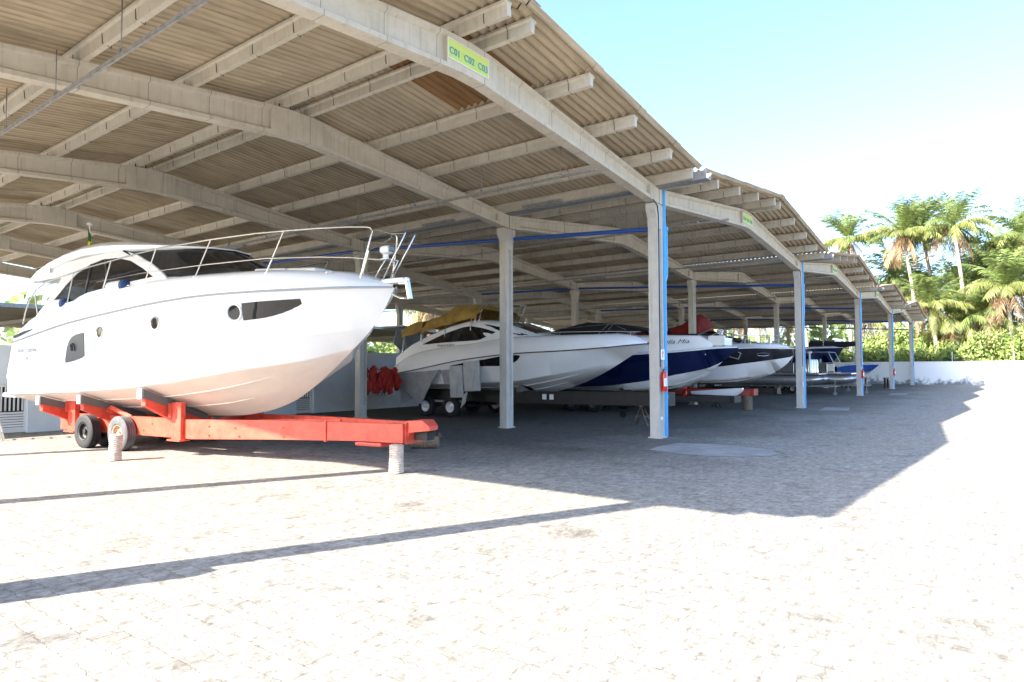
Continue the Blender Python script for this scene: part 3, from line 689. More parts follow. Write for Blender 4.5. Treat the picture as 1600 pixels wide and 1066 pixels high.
for i, (x, y, h, sc_, lb) in enumerate(((81, 3.6, 6.3, .9, 'stubby palm filling in beneath the tallest one'), (82, .8, 7.2, 1.0, 'stubby palm with brown fronds right of the tallest trunk'), (87, 3.5, 9.5, 1.1, 'half height palm tucked behind the tallest trunk'), (86, -.8, 10.5, 1.1, 'half height palm between the tallest trunk and the right edge'), (90, 7.2, 10.0, 1.1, 'half height palm between the leaning pair and the roof end'), (86, -7.0, 8.5, 1.1, 'half height palm cut by the right edge of the picture'))):
    palm(x, y, h, (rnd.uniform(-.6, .6), rnd.uniform(-.6, .6)), (i + 1) % 3, i * 1.7, sc_, lb, G1)
G2 = 'palms seen under the shed roof'
for i, (x, y, h) in enumerate(((82, 18, 11), (80, 23, 9.5), (86, 27, 10.5), (80, 31, 9), (88, 36, 11), (83, 40, 9.5), (95, 22, 9), (94, 31, 10), (100, 45, 11), (68, 50, 9), (60, 56, 10), (75, 58, 10), (66, 64, 11), (54, 82, 10), (44, 84, 9.5), (74, 70, 9), (90, 55, 9), (86, 13.2, 8))):
    palm(x, y, h, (rnd.uniform(-1, 1), rnd.uniform(-1, 1.5)), i % 3, rnd.uniform(0, 6), 1.05, 'palm trunk seen through the gap under the shed roof beyond the rear wall', G2)

def leafblob(seed, n, size, leaf, mi_=2):
    rr = random.Random(seed); b = MB(); lobes = []
    for i in range(14):
        a = rr.uniform(0, 6.28); q = rr.uniform(0, .75); lobes.append((Vector((math.cos(a) * q * size[0], math.sin(a) * q * size[1], rr.uniform(.25, .8) * size[2])), rr.uniform(.25, .45)))
    for i in range(n):
        c, r_ = rr.choice(lobes); d = Vector((rr.gauss(0, 1), rr.gauss(0, 1), rr.gauss(0, 1))).normalized() * (rr.random() ** .35)
        p = c + Vector((d.x * size[0] * r_, d.y * size[1] * r_, d.z * size[2] * r_ * .8))
        if p.z < .05: p.z = rr.uniform(.05, .5)
        nrm = (d + Vector((rr.gauss(0, .6), rr.gauss(0, .6), rr.gauss(.3, .6)))).normalized(); t = nrm.orthogonal().normalized(); t = Matrix.Rotation(rr.uniform(0, 6.28), 3, nrm) @ t; u = nrm.cross(t)
        s_ = leaf * rr.uniform(.6, 1.3)
        b.add([p - t * s_, p - u * s_ * .45, p + t * s_, p + u * s_ * .45], [(0, 1, 2, 3)], 0 if rr.random() < .8 else 1)
    return b
bme = []
for sd_ in (1, 2, 3):
    o = leafblob(sd_, 3000, (2.6, 2.6, 3.6), .17).build('foliage', [M['bush'], M['palmy']], weld=False); bme.append(o.data); bpy.data.objects.remove(o)
def bush(x, y, sc, i, label, group, m=None):
    e = empty('shrub', (x, y, -.05), 0, label, 'shrub', group)
    c = bpy.data.objects.new('foliage', bme[i % 3]); COL.objects.link(c); c.parent = e; c.rotation_euler = (0, 0, i * 1.3); c.scale = sc
    b = MB()
    for k in range(4): a = k * 1.6 + i; b.tube([(.1 * math.cos(a), .1 * math.sin(a), 0), (.5 * math.cos(a), .5 * math.sin(a), .9), (1.0 * math.cos(a), 1.0 * math.sin(a), 2.0)], [.06, .045, .02], 6)
    b.build('stems', M['trunk'], e)
G3 = 'shrubs behind the end wall'
labs = ['bright green shrub right beside the last roof end', 'wide shrub under the leaning palms', 'tall rounded shrub below the tallest palm', 'pale green shrub right of the tallest palm', 'high shrub under the spreading right hand palm', 'shrub at the right edge of the picture behind the sunlit wall']
for i, (x, y, s_) in enumerate(((78.5, 8.2, 1.15), (79, 5.0, 1.25), (78.5, 2.0, 1.4), (79, -1.0, 1.5), (78.5, -4.0, 1.45), (79, -7.2, 1.5))):
    bush(x, y, (1, 1, s_), i, labs[i], G3)
for i in range(9):
    bush(82.5, 9.5 - i * 2.9, (1.2, 1.2, 1.75), i + 2, 'taller shrub of the second row behind the end wall', 'second row of shrubs behind the end wall')
o = leafblob(9, 2200, (1.6, 1.5, 2.9), .10).build('dark_shrub', [M['bushd'], M['bushd']], weld=False); o.location = (75.6, 4.1, 0)
tag(o, 'low dark dome shaped shrub just above the end wall coping', 'shrub')
for i, (x, y) in enumerate(((78, 12), (78.5, 16), (78, 20), (79, 24.5), (78, 29), (79, 34), (78, 39), (84, 15), (84, 22), (85, 30), (70, 46), (64, 48), (58, 50), (52, 52), (76, 46), (63, 60), (70, 64), (56, 66), (20, 50), (17, 47), (24, 52), (28, 50), (33, 51), (39, 50), (45, 50))):
    bush(x, y, (1.3, 1.3, .95 if x < 50 else 1.1), i, 'leafy green shrub seen under the shed roof above the rear wall', 'shrubs seen under the shed roof')
bgm = MB()
rr = random.Random(5)
for i in range(9000):
    t = rr.random()
    if t < .55: x, y = rr.uniform(98, 108), rr.uniform(-45, 95)
    else: x, y = rr.uniform(25, 108), rr.uniform(86, 96)
    z = rr.uniform(0, 1) ** .8 * (7.5 + 1.5 * math.sin(x * .3) + 1.5 * math.sin(y * .37)); p = Vector((x, y, z))
    nrm = Vector((rr.gauss(-.4, .6), rr.gauss(-.4, .6), rr.gauss(.3, .5))).normalized(); t_ = nrm.orthogonal().normalized(); u_ = nrm.cross(t_); s_ = rr.uniform(.45, .9)
    bgm.add([p - t_ * s_, p - u_ * s_ * .6, p + t_ * s_, p + u_ * s_ * .6], [(0, 1, 2, 3)], 0 if rr.random() < .7 else 1)
o = bgm.build('far_thicket', [M['bush'], M['palmy']], weld=False); tag(o, kind='stuff'); tag(o, 'dense green thicket closing the view far behind the palms', 'thicket')

# ============================================================ BOATS
def frame_loc(s, w, z): return (-w, s, z)       # local axes of a boat or trailer: x = -starboard, y = aft
class Hull:
    """rows from keel to rail: (wcurve, zcurve); keel z curve. local: bow at s=0, aft +s"""
    def __init__(h, S, keel, rows):
        h.S = S; h.k = curve(keel); h.rows = [(curve(a), curve(c)) for a, c in rows]
    def sec(h, s):
        zk = h.k(s); out = [(0.0, zk)]
        for wc, zc in h.rows:
            w_, z = wc(s), zc(s)
            if z <= zk: w_, z = 0.0, zk
            out.append((max(0, w_), max(z, out[-1][1])))
        return out
    def side(h, s, z):
        sc = h.sec(s)
        for (w0, z0), (w1, z1) in zip(sc[1:], sc[2:]):
            if z0 <= z <= z1 and z1 > z0: return w0 + (w1 - w0) * (z - z0) / (z1 - z0)
        return sc[-1][0] if z > sc[-1][1] else sc[1][0]
    def mesh(h, mats_idx, n=56):
        b = MB(); ss = [h.S * (i / n) ** 1.5 for i in range(n + 1)]
        secs = [h.sec(s) for s in ss]
        for j in range(len(h.rows)):
            for sg in (1, -1):
                r0 = [frame_loc(s, sg * sc[j][0], sc[j][1]) for s, sc in zip(ss, secs)]
                r1 = [frame_loc(s, sg * sc[j + 1][0], sc[j + 1][1]) for s, sc in zip(ss, secs)]
                b.loft([r0, r1], mats_idx[j], True)
        sc = secs[-1]; ring = [frame_loc(h.S, w_, z) for w_, z in sc] + [frame_loc(h.S, -w_, z) for w_, z in sc[::-1][:-1]]
        b.add(ring, [tuple(range(len(ring)))], mats_idx[-1])
        return b
    def strake(h, b, f, s0, s1, r=.022, mi=0, n=26):
        for sg in (1, -1):
            pts = []
            for i in range(n + 1):
                s = s0 + (s1 - s0) * i / n; sc = h.sec(s); pts.append(frame_loc(s, sg * sc[1][0] * f, sc[0][1] + (sc[1][1] - sc[0][1]) * f - .004))
            b.tube(pts, [r * min(1, .2 + i / 4) for i in range(n + 1)], 5, mi)
    def rail(h, b, j, r, off=.0, mi=0, n=60, s0=0, s1=None):
        s1 = s1 or h.S
        for sg in (1, -1):
            pts = []
            for i in range(n + 1):
                s = s0 + (s1 - s0) * (i / n) ** 1.4; sc = h.sec(s); pts.append(frame_loc(s, sg * (sc[j][0] + off), sc[j][1]))
            b.tube(pts, r, 6, mi)
    def patch(h, b, tbl, off=.008, sg=1, mi=0, th=.02):
        """tbl: [(s, z_low, z_high)] surface following plate"""
        o = [[frame_loc(s, sg * (h.side(s, z) + off), z) for s, a, c in tbl for z in [a + (c - a) * t]] for t in (0, .33, .66, 1)]
        b.loft(o, mi, True)
        i_ = [[frame_loc(s, sg * (h.side(s, z) - th), z) for s, a, c in tbl for z in [a + (c - a) * t]] for t in (0, .33, .66, 1)]
        b.loft([o[0], i_[0]], mi, False); b.loft([o[-1], i_[-1]], mi, False)
        b.loft([[r[0] for r in o], [r[0] for r in i_]], mi, False); b.loft([[r[-1] for r in o], [r[-1] for r in i_]], mi, False)
def deckmesh(H, zt_, inset, crown_=.10, n=56, s_end=None, mi=0):
    """deck moulding from the rail line up and over"""
    b = MB(); S = s_end or H.S; ss = [S * (i / n) ** 1.4 for i in range(n + 1)]; f = curve(zt_)
    rows = []
    def row(fr, up, cr):
        r = []
        for s in ss:
            w0, z0 = H.sec(s)[-1]; z1 = f(s); wi = max(0, w0 - inset)
            if fr <= 1: r.append((s, w0 + (wi - w0) * fr ** 2.0, z0 + (z1 - z0) * up))
            else: r.append((s, wi * (2 - fr), z1 + cr * crown_ * min(1, wi / .6)))
        return r
    spec = [(0, 0, 0), (.35, .45, 0), (.75, .85, 0), (1, 1, 0), (1.12, 1, .45), (1.5, 1, .85), (2, 1, 1)]
    for sg in (1, -1):
        b.loft([[frame_loc(s, sg * w_, z) for s, w_, z in row(*sp)] for sp in spec], mi, True)
    ring = [row(*sp)[-1] for sp in spec]
    pts = [frame_loc(*p) for p in ring] + [frame_loc(s, -w_, z) for s, w_, z in ring[::-1][1:]]
    b.add(pts, [tuple(range(len(pts)))], mi)
    return b
def house(st, mi=0, cap=True):
    """st: [(s, w_base, z_base, w_top, z_top, crown)]"""
    b = MB(); rows = []
    for s, wb, zb_, wt, zt_, cr in st:
        half = [(wb, zb_), (wb + (wt - wb) * .5, zb_ + (zt_ - zb_) * .55), (wt, zt_), (wt * .93, zt_ + cr * .45), (wt * .6, zt_ + cr * .85), (0, zt_ + cr)]
        rows.append([frame_loc(s, w_, z) for w_, z in half] + [frame_loc(s, -w_, z) for w_, z in half[::-1][1:]])
    b.loft(rows, mi, True)
    if cap:
        for r in (rows[0], rows[-1]): b.add(r, [tuple(range(len(r)))], mi)
    return b
def oriented(b, fn, loc, nrm):
    t = MB(); fn(t); q = Vector(nrm).to_track_quat('Z', 'Y')
    b.add([q @ Vector(v) + Vector(loc) for v in t.v], [], 0); k = len(b.v) - len(t.v)
    for f, mi, sm in zip(t.f, t.m, t.sm): b.f.append(tuple(i + k for i in f)); b.m.append(mi); b.sm.append(sm)
def hull_normal(H, s, z, sg=1):
    e_ = .05; p = Vector(frame_loc(s, sg * H.side(s, z), z)); a = Vector(frame_loc(s + e_, sg * H.side(s + e_, z), z)) - p; c = Vector(frame_loc(s, sg * H.side(s, z + e_), z + e_)) - p
    n = a.cross(c).normalized(); return n if n.x * sg < 0 else -n
def billow(b, pts_rows, mi=0, amp=.03, seed=1):
    rr = random.Random(seed)
    b.loft([[(p[0] + rr.uniform(-amp, amp), p[1] + rr.uniform(-amp, amp), p[2] + rr.uniform(-amp, amp)) for p in r] for r in pts_rows], mi, True)

def wheel(parent, loc, r=.37, wd=.22, rim_m='rustrim', tyre_m='rubberg', side=1, rr=.19):
    """axle along local x; side = outward sign"""
    b = MB(); pr = [(rr, -wd * .36), (rr + .02, -wd * .46), (r * .82, -wd * .5), (r * .95, -wd * .44)]
    ng = 4
    for g in range(ng):
        x0 = -wd * .40 + g * wd * .8 / ng; x1 = x0 + wd * .8 / ng
        pr += [(r, x0 + .006), (r, x1 - .008), (r - .013, x1 - .006), (r - .013, x1)]
    pr += [(r * .95, wd * .44), (r * .82, wd * .5), (rr + .02, wd * .46), (rr, wd * .36)]
    b.lathe(pr, (0, 0, 0), 'x', 36, 0, False)
    t = b.build('wheel', M[tyre_m], parent); t.location = loc
    for p in t.data.polygons: p.use_smooth = True
    c = MB(); s_ = side
    c.lathe([(rr + .004, wd * .44 * s_), (rr - .02, wd * .40 * s_), (rr - .035, wd * .15 * s_), (rr * .62, wd * .05 * s_), (rr * .55, wd * .16 * s_), (rr * .3, wd * .2 * s_), (rr * .28, wd * .34 * s_), (0.001, wd * .36 * s_)], (0, 0, 0), 'x', 28)
    c.lathe([(rr + .004, -wd * .44 * s_), (rr - .03, -wd * .3 * s_), (.001, -wd * .1 * s_)], (0, 0, 0), 'x', 28)
    for k in range(5):
        a = k * 2 * math.pi / 5; c.lathe([(.014, wd * .08 * s_), (.014, wd * .17 * s_), (.001, wd * .18 * s_)], (0, rr * .45 * math.cos(a), rr * .45 * math.sin(a)), 'x', 6)
    rm = c.build('rim', M[rim_m], t)
    return t

# ---------------------------------------------------------------- the big white yacht
YA = R(6.95)
yacht = empty('motor_yacht', (8.05, 8.66, 0), YA, 'large white hardtop yacht with long steel bow rail on the bright red trailer', 'yacht')
wrail = [(0, .04), (.25, .33), (.5, .62), (1, .93), (1.5, 1.15), (2, 1.33), (3, 1.53), (4, 1.64), (5, 1.69), (7, 1.70), (10.2, 1.59)]
HY = Hull(10.2, [(0, 3.18), (.07, 3.05), (.35, 2.64), (.66, 2.34), (1.23, 1.90), (1.87, 1.45), (2.55, 1.09), (3.29, .88), (4.05, .775), (4.7, .745), (10.2, .66)],
 [([(0, 0), (.93, 0), (1.15, .17), (1.6, .6), (2.2, .95), (2.9, 1.2), (4, 1.38), (5.3, 1.46), (7, 1.5), (10.2, 1.45)], [(0, 2.25), (.93, 2.12), (1.6, 1.88), (2.6, 1.72), (4.1, 1.50), (5.3, 1.36), (7.1, 1.25), (10.2, 1.12)]),
  ([(0, 0), (.93, 0.01), (1.15, .20), (1.6, .64), (2.2, 1.0), (2.9, 1.25), (4, 1.43), (5.3, 1.51), (7, 1.55), (10.2, 1.50)], [(0, 2.26), (.93, 2.14), (1.6, 1.91), (2.6, 1.76), (4.1, 1.54), (5.3, 1.40), (7.1, 1.29), (10.2, 1.16)]),
  ([(0, 0), (.45, 0), (.8, .30), (1.5, .85), (2.1, 1.17), (3, 1.42), (4.1, 1.57), (6, 1.645), (10.2, 1.565)], [(0, 2.62), (.45, 2.53), (.8, 2.42), (1.5, 2.31), (2.1, 2.23), (4.1, 2.04), (6.8, 1.81), (10.2, 1.52)]),
  ([(0, 0), (.45, 0.01), (.8, .315), (1.5, .87), (2.1, 1.195), (3, 1.445), (4.1, 1.595), (6, 1.665), (10.2, 1.585)], [(0, 2.64), (.45, 2.545), (.8, 2.44), (1.5, 2.33), (2.1, 2.25), (4.1, 2.06), (6.8, 1.83), (10.2, 1.54)]),
  (wrail, [(0, 3.19), (.6, 3.15), (1.4, 3.12), (3.1, 3.08), (4.3, 3.01), (5.8, 2.89), (7.5, 2.73), (10.2, 2.38)])])
b = HY.mesh([1, 0, 0, 0, 0]); HY.strake(b, .36, 3.1, 10.1, .02, 1); HY.strake(b, .70, 2.3, 10.1, .02, 1)
hull_o = b.build('hull', [M['gel'], M['bottom']], yacht)
for v in hull_o.data.vertices:
    if v.co.y > 8.5: v.co.y += (2.4 - v.co.z) * .30 * ((v.co.y - 8.5) / 1.7) ** 2
ZD = [(0, 3.25), (.5, 3.32), (1, 3.40), (2.1, 3.46), (4, 3.47), (6, 3.36), (8.6, 3.10), (9.7, 2.86), (10.2, 2.58)]
zdk = curve(ZD)
b = deckmesh(HY, ZD, .13, .13); b.build('deck', M['gel'], yacht)
b = MB(); HY.rail(b, 5, .022, .012, 0); b.build('rub_rail', M['inkgrey'], yacht)
# swim platform
b = MB(); b.bbox((0, 10.72, 1.12), (2.7, 1.05, .12), .04); b.build('swim_platform', M['gel'], yacht)
# grey side door, slot, ports
b = MB(); HY.patch(b, [(6.90, 2.02, 2.50), (7.0, 1.98, 2.50), (7.2, 1.94, 2.475), (7.38, 1.91, 2.43), (7.5, 1.895, 2.34), (7.6, 1.885, 2.2), (7.68, 1.88, 1.96)], .010)
sdoor = b.build('side_door', M['ovr'], yacht)
b = MB(); n_ = hull_normal(HY, 7.3, 2.2); oriented(b, lambda t: (t.tube([(-.07, -.07, .01), (-.07, .06, .02), (.02, .09, .02), (.07, .04, .02), (.07, -.07, .01)], .012, 6), t.bbox((-.05, 0, .005), (.03, .13, .02), .004)), frame_loc(7.32, HY.side(7.32, 2.2) + .012, 2.2), n_); b.build('door_handle', M['dark'], sdoor)
b = MB(); HY.patch(b, [(9.15, 2.715, 2.73), (9.5, 2.65, 2.69), (9.9, 2.575, 2.63), (10.14, 2.52, 2.58)], -.045, th=.03)
f_ = curve(ZD)
b = MB()
for i, s in enumerate((9.2, 9.45, 9.7, 9.95)):
    pass
b.tube([frame_loc(9.15, HY.side(9.15, 2.7) + -.02, 2.66), frame_loc(9.6, 1.615, 2.59), frame_loc(10.1, 1.6, 2.50)], [.012, .03, .03], 6); b.build('vent_slot', M['ovr'], yacht)
for s, z, r_ in ((6.30, 2.49, .125), (4.47, 2.61, .14), (2.50, 2.75, .17)):
    nn = hull_normal(HY, s, z); loc = Vector(frame_loc(s, HY.side(s, z), z))
    b = MB(); oriented(b, lambda t: t.lathe([(r_, -.01), (r_, .018), (r_ * .93, .03), (r_ * .80, .026), (r_ * .76, .005)], (0, 0, 0), 'z', 28), loc, nn)
    ph = b.build('porthole', M['steel'] if r_ < .15 else M['cushion'], yacht)
    b = MB(); oriented(b, lambda t: t.lathe([(r_ * .78, .008), (r_ * .4, .009), (.001, .009)], (0, 0, 0), 'z', 28), loc, nn); b.build('pane', M['glassd'], ph)
tb = []
for i in range(13):
    t = i / 12; s = 2.335 - 1.05 * t; zt_ = 2.91 + .055 * t; zl = 2.60 + .10 * t + .255 * max(0, t - .25) ** 2.0 * 1.25; tb.append((s, min(zl, zt_ - .005), zt_))
b = MB(); HY.patch(b, tb, .009); b.build('hull_window', M['glassd'], yacht)
# cabin sides with the big side windows
def wcab(s, z): return 1.47 - .20 * (z - 3.2) / 1.1
outer = [(4.35, 3.40), (4.75, 3.66), (5.2, 3.88), (5.7, 4.08), (6.2, 4.22), (6.8, 4.30), (7.6, 4.32), (8.4, 4.26), (9.0, 4.15), (9.7, 3.97), (10.25, 3.86), (9.6, 3.80), (9.0, 3.82), (8.55, 3.80), (8.75, 3.50), (9.0, 3.24), (9.3, 2.98), (7.5, 3.15), (5.5, 3.34)]
win = [(4.98, 3.57), (5.4, 3.78), (5.9, 3.98), (6.45, 4.09), (7.0, 4.10), (7.45, 4.03), (7.95, 3.86), (8.3, 3.62), (8.68, 3.30), (8.25, 3.20), (7.82, 3.235), (7.6, 3.32), (7.30, 3.39), (6.55, 3.46), (5.7, 3.53)]
for sg in (1, -1):
    b = MB(); P3 = lambda q: [frame_loc(s, sg * wcab(s, z), z) for s, z in q]
    b.poly(P3(outer), (sg * .05, 0, 0), 0, [P3(win)]); b.build('cabin_side', M['gel'], yacht)
    b = MB(); b.poly([frame_loc(s, sg * (wcab(s, z) - .02), z) for s, z in win], (sg * .008, 0, 0)); wd_ = b.build('side_window', M['glass'], yacht)
    for s0, z0, s1, z1 in ((6.58, 3.46, 6.9, 4.10), (7.42, 3.37, 7.42, 4.03)):
        b = MB(); b.tube([frame_loc(s0, sg * (wcab(s0, z0) - .012), z0), frame_loc(s1, sg * (wcab(s1, z1) - .012), z1)], .022, 6)
        b.build('mullion', M['ovr'], wd_)
# windscreen
base = [(4.72, 1.33, 3.58), (4.2, 1.14, 3.58), (3.6, .85, 3.60), (3.2, .48, 3.62), (3.05, 0, 3.63)]
top = [(6.25, 1.27, 4.23), (5.55, 1.07, 4.23), (4.9, .80, 4.22), (4.5, .45, 4.23), (4.4, 0, 4.24)]
def mirror(l): return l + [(s, -w_, z) for s, w_, z in l[::-1][1:]]
def lerp3(a, c, t): return tuple(x + (y - x) * t for x, y in zip(a, c))
B_, T_ = mirror(base), mirror(top)
def densify(l, k=5):
    o = []
    for i in range(len(l) - 1):
        for j in range(k): o.append(lerp3(l[i], l[i + 1], j / k))
    return o + [l[-1]]
b = MB(); rows = [[frame_loc(*lerp3(p, q, t)) for p, q in zip(B_, T_)] for t in (0, .33, .66, 1)]
b.loft(rows, 0, True); wsn = b.build('windscreen', M['glass'], yacht)
b = MB(); b.tube([frame_loc(*p) for p in B_], .03, 6); b.tube([frame_loc(*p) for p in T_], .025, 6)
for i in (0, 4, 8): b.tube([frame_loc(*B_[i]), frame_loc(*lerp3(B_[i], T_[i], .5)), frame_loc(*T_[i])], .022 if i == 4 else .03, 6)
b.build('screen_frame', M['blackfab'], wsn)
# coaming between the deck and the screen foot
b = MB(); lo = [(s * 1.0 - .1, w_ * 1.06, 3.36) for s, w_, z in base]; LO = mirror(lo)
b.loft([[frame_loc(*p) for p in LO], [frame_loc(*p) for p in B_]], 0, True); b.build('coaming', M['gel'], yacht)
# hardtop
edge = [(4.38, 0, 4.245), (4.48, .46, 4.235), (4.88, .83, 4.225), (5.5, 1.10, 4.235), (6.2, 1.29, 4.25), (7.0, 1.33, 4.30), (7.8, 1.34, 4.30), (8.5, 1.34, 4.23), (9.1, 1.34, 4.12), (9.7, 1.32, 3.97), (10.25, 1.22, 3.86), (10.5, .75, 3.92), (10.56, 0, 3.97)]
E2 = edge + [(s, -w_, z) for s, w_, z in edge[::-1][1:-1]]
def inset_(fr, up):
    out = []
    for s, w_, z in E2:
        k_ = min(1, .25 + max(0, (s - 4.4)) / 2.2); k_ *= min(1, .45 + max(0, 10.6 - s) / 1.6)
        out.append(frame_loc(s + (7.3 - s) * fr, w_ * (1 - fr), z + up * k_))
    return out
b = MB(); b.loft([inset_(.02, -.06), inset_(-.012, .0), inset_(-.01, .09), inset_(.06, .18), inset_(.25, .25), inset_(.6, .30)], 0, True, close=True)
r_ = inset_(.6, .30); b.add(r_, [tuple(range(len(r_)))]); r_ = inset_(.02, -.06); b.add(r_, [tuple(range(len(r_)))])
ht = b.build('hardtop', M['gel'], yacht)
b = MB(); b.bbox(frame_loc(9.75, 1.28, 4.10), (.06, .16, .07), .02); b.build('side_light', M['dark'], ht)
b = MB(); b.bbox(frame_loc(9.05, 1.352, 4.02), (.004, .05, .11), .001); b.build('maker_mark', M['ink'], ht)
# guard rails
def wr_(s): return curve(wrail)(s)
def onrail(s, z, dw): return (s, max(.02, wr_(max(s, 0)) - dw), z)
tr = [(9.92, 2.80), (9.8, 3.08), (9.62, 3.33), (9.3, 3.55), (8.82, 3.70), (6.82, 3.90), (5.48, 4.00), (4.48, 4.07), (3.09, 4.12), (2.13, 4.16), (1.59, 4.18), (1.02, 4.21), (.55, 4.235), (.34, 4.25)]
gr = empty('guard_rail', (0, 0, 0)); gr.parent = yacht
for sg in (1, -1):
    pts = [frame_loc(s, sg * onrail(s, z, .09)[1], z) for s, z in tr]
    d_ = []
    for i in range(len(pts) - 1):
        for j in range(3): d_.append(lerp3(pts[i], pts[i + 1], j / 3))
    d_.append(pts[-1]); s_, w_, z_ = .34, wr_(.34) - .09, 4.25
    d_ += [frame_loc(.26, sg * (w_ - .02), 4.23), frame_loc(.22, sg * (w_ - .02), 4.17), frame_loc(.24, sg * (w_), 4.08), frame_loc(.42, sg * (wr_(.42) - .12), 3.34)]
    b = MB(); b.tube(d_, .016, 8); b.build('top_rail', M['steel'], gr)
    lw = [(6.6, 3.55), (5.02, 3.62), (3.3, 3.66), (1.9, 3.70), (.97, 3.70), (.5, 3.69), (.15, 3.68)]
    b = MB(); b.tube([frame_loc(s, sg * onrail(s, z, .08)[1], z) for s, z in lw], [.005, .005, .011, .012, .012, .012, .012], 6); b.build('lower_rail', M['steel'], gr)
    for (s0, s1) in ((9.25, 9.35), (7.89, 7.55), (6.52, 6.1), (5.02, 4.6), (3.56, 3.12), (1.95, 1.6)):
        zz = float(np.interp(s1, [p[0] for p in tr[::-1]], [p[1] for p in tr[::-1]])); b = MB()
        z0 = zdk(s0) - .04
        b.tube([frame_loc(s0, sg * (wr_(s0) - .13), z0), frame_loc(s1, sg * (wr_(s1) - .09), zz)], .013, 6); b.lathe([(.035, 0), (.03, .03), (.014, .035)], frame_loc(s0, sg * (wr_(s0) - .13), z0), n=10); b.build('stanchion', M['steel'], gr)
    b = MB(); b.tube([frame_loc(.16, sg * .12, 3.33), frame_loc(-.36, sg * .13, 4.12)], .015, 8); b.build('pulpit_post', M['steel'], gr)
    b = MB(); b.tube([frame_loc(.30, sg * .2, 3.33), frame_loc(.05, sg * .16, 3.70)], .012, 6); b.build('pulpit_strut', M['steel'], gr)
    b = MB(); b.tube([frame_loc(.24, sg * .22, 4.22), frame_loc(-.05, sg * .17, 4.12), frame_loc(-.36, sg * .13, 4.10)], .004, 5)
    b.build('lifeline', M['steel'], gr)
# anchor and roller
b = MB(); b.bbox(frame_loc(-.02, 0, 3.30), (.20, .50, .09), .03); b.bbox(frame_loc(-.22, 0, 3.29), (.10, .22, .12), .03); b.build('anchor_roller', M['gel'], yacht)
b = MB(); b.bbox(frame_loc(-.33, 0, 3.12), (.10, .07, .34), .02, rot=Matrix.Rotation(R(-12), 3, 'X')); b.tube([frame_loc(-.30, 0, 2.97), frame_loc(-.12, 0, 3.0), frame_loc(.06, 0, 3.08)], .02, 8); b.bbox(frame_loc(-.27, 0, 2.97), (.22, .10, .025), .01); b.build('anchor', M['steel'], yacht)
# searchlight
b = MB(); b.lathe([(.055, 0), (.05, .09), (.07, .11)], frame_loc(.2, 0, 3.70), n=16); b.bbox(frame_loc(.18, 0, 3.88), (.19, .23, .15), .06)
sl = b.build('searchlight', M['white'], yacht)
b = MB(); b.bbox(frame_loc(.06, 0, 3.885), (.15, .02, .10), .008); b.build('lens', M['glassd'], sl)
b = MB(); b.bbox(frame_loc(.18, 0, 3.69), (.34, .3, .015), .005); b.build('pulpit_tray', M['steel'], yacht)
# sun pad
for s0, s1, zz_ in ((1.3, 2.05, 3.545), (2.09, 2.95, 3.60)):
    b = MB(); b.bbox(frame_loc((s0 + s1) / 2, 0, zz_), (1.3, s1 - s0, .10), .045, rot=Matrix.Rotation(R(3.5), 3, 'X')); b.build('sun_pad', M['cushion'], yacht)
# cleats
for s in (.95, 5.7, 9.1):
    for sg in (1,):
        b = MB(); c = Vector(frame_loc(s, sg * (wr_(s) - .2), zdk(s) + .0)); b.tube([c + Vector((0, -.1, .05)), c + Vector((0, .1, .05))], .012, 6)
        for dy in (-.035, .035): b.tube([c + Vector((0, dy, -.02)), c + Vector((0, dy, .05))], .01, 6)
        b.build('cleat', M['steel'], yacht)
# flag and mast
b = MB(); b.tube([frame_loc(9.6, .2, 4.1), frame_loc(9.7, .2, 5.35)], .016, 6); b.lathe([(.06, 0), (.06, .06), (.02, .08)], frame_loc(9.7, .2, 5.35), n=12)
fp = b.build('flagstaff', M['white'], yacht)
def flagmat():
    m = bpy.data.materials.new('green yellow flag'); m.use_nodes = True; n = m.node_tree; bb = n.nodes["Principled BSDF"]
    tc = n.nodes.new("ShaderNodeTexCoord"); no = n.nodes.new("ShaderNodeTexNoise"); no.inputs["Scale"].default_value = 4.2; no.inputs["Detail"].default_value = 1
    n.links.new(tc.outputs["Object"], no.inputs[0]); r = rampnode(n, [(.44, (.01, .16, .04)), (.5, (.01, .18, .05)), (.53, (.60, .50, .02)), (.62, (.55, .45, .02)), (.66, (.02, .04, .25))]); r.color_ramp.interpolation = 'CONSTANT'
    n.links.new(no.outputs[0], r.inputs[0]); n.links.new(r.outputs[0], bb.inputs["Base Color"]); bb.inputs["Roughness"].default_value = .9; return m
M['flag'] = flagmat()
b = MB(); rows = []
for i in range(14):
    z = 5.25 - i * .055; rows.append([frame_loc(9.69 + .06 * math.sin(a * 2.1 + i * .5) * (.4 + i / 16) + (a - 1.5) * .02, .2 + .05 * math.cos(a * 2.7 + i * .35) * (.3 + i / 16), z) for a in np.linspace(0, 5.5, 12)])
b.loft(rows, 0, True); b.build('flag', M['flag'], fp)
# lettering
def hull_text(H, body, s, z, size, m, parent, off=.006, sx=1.0, shear=0, sg=1):
    nn = hull_normal(H, s, z, sg); t_ = Vector(frame_loc(s - .3, sg * H.side(s - .3, z), z)) - Vector(frame_loc(s + .3, sg * H.side(s + .3, z), z)); t_.normalize()
    if sg < 0: t_ = -t_
    # text x axis runs towards the bow on the starboard side
    up = nn.cross(t_).normalized(); Mx = Matrix((t_, up, nn)).transposed()
    loc = Vector(frame_loc(s, sg * H.side(s, z), z)) + nn * off
    return text_mesh('lettering', body, size, m, parent, loc, Mx.to_euler(), .002, shear, sx=sx)
hull_text(HY, 'GRAN TURISMO', 9.45, 2.17, .13, M['inkgrey'], yacht, sx=1.15)
hull_text(HY, '35', 9.45, 1.99, .12, M['inkgrey'], yacht)

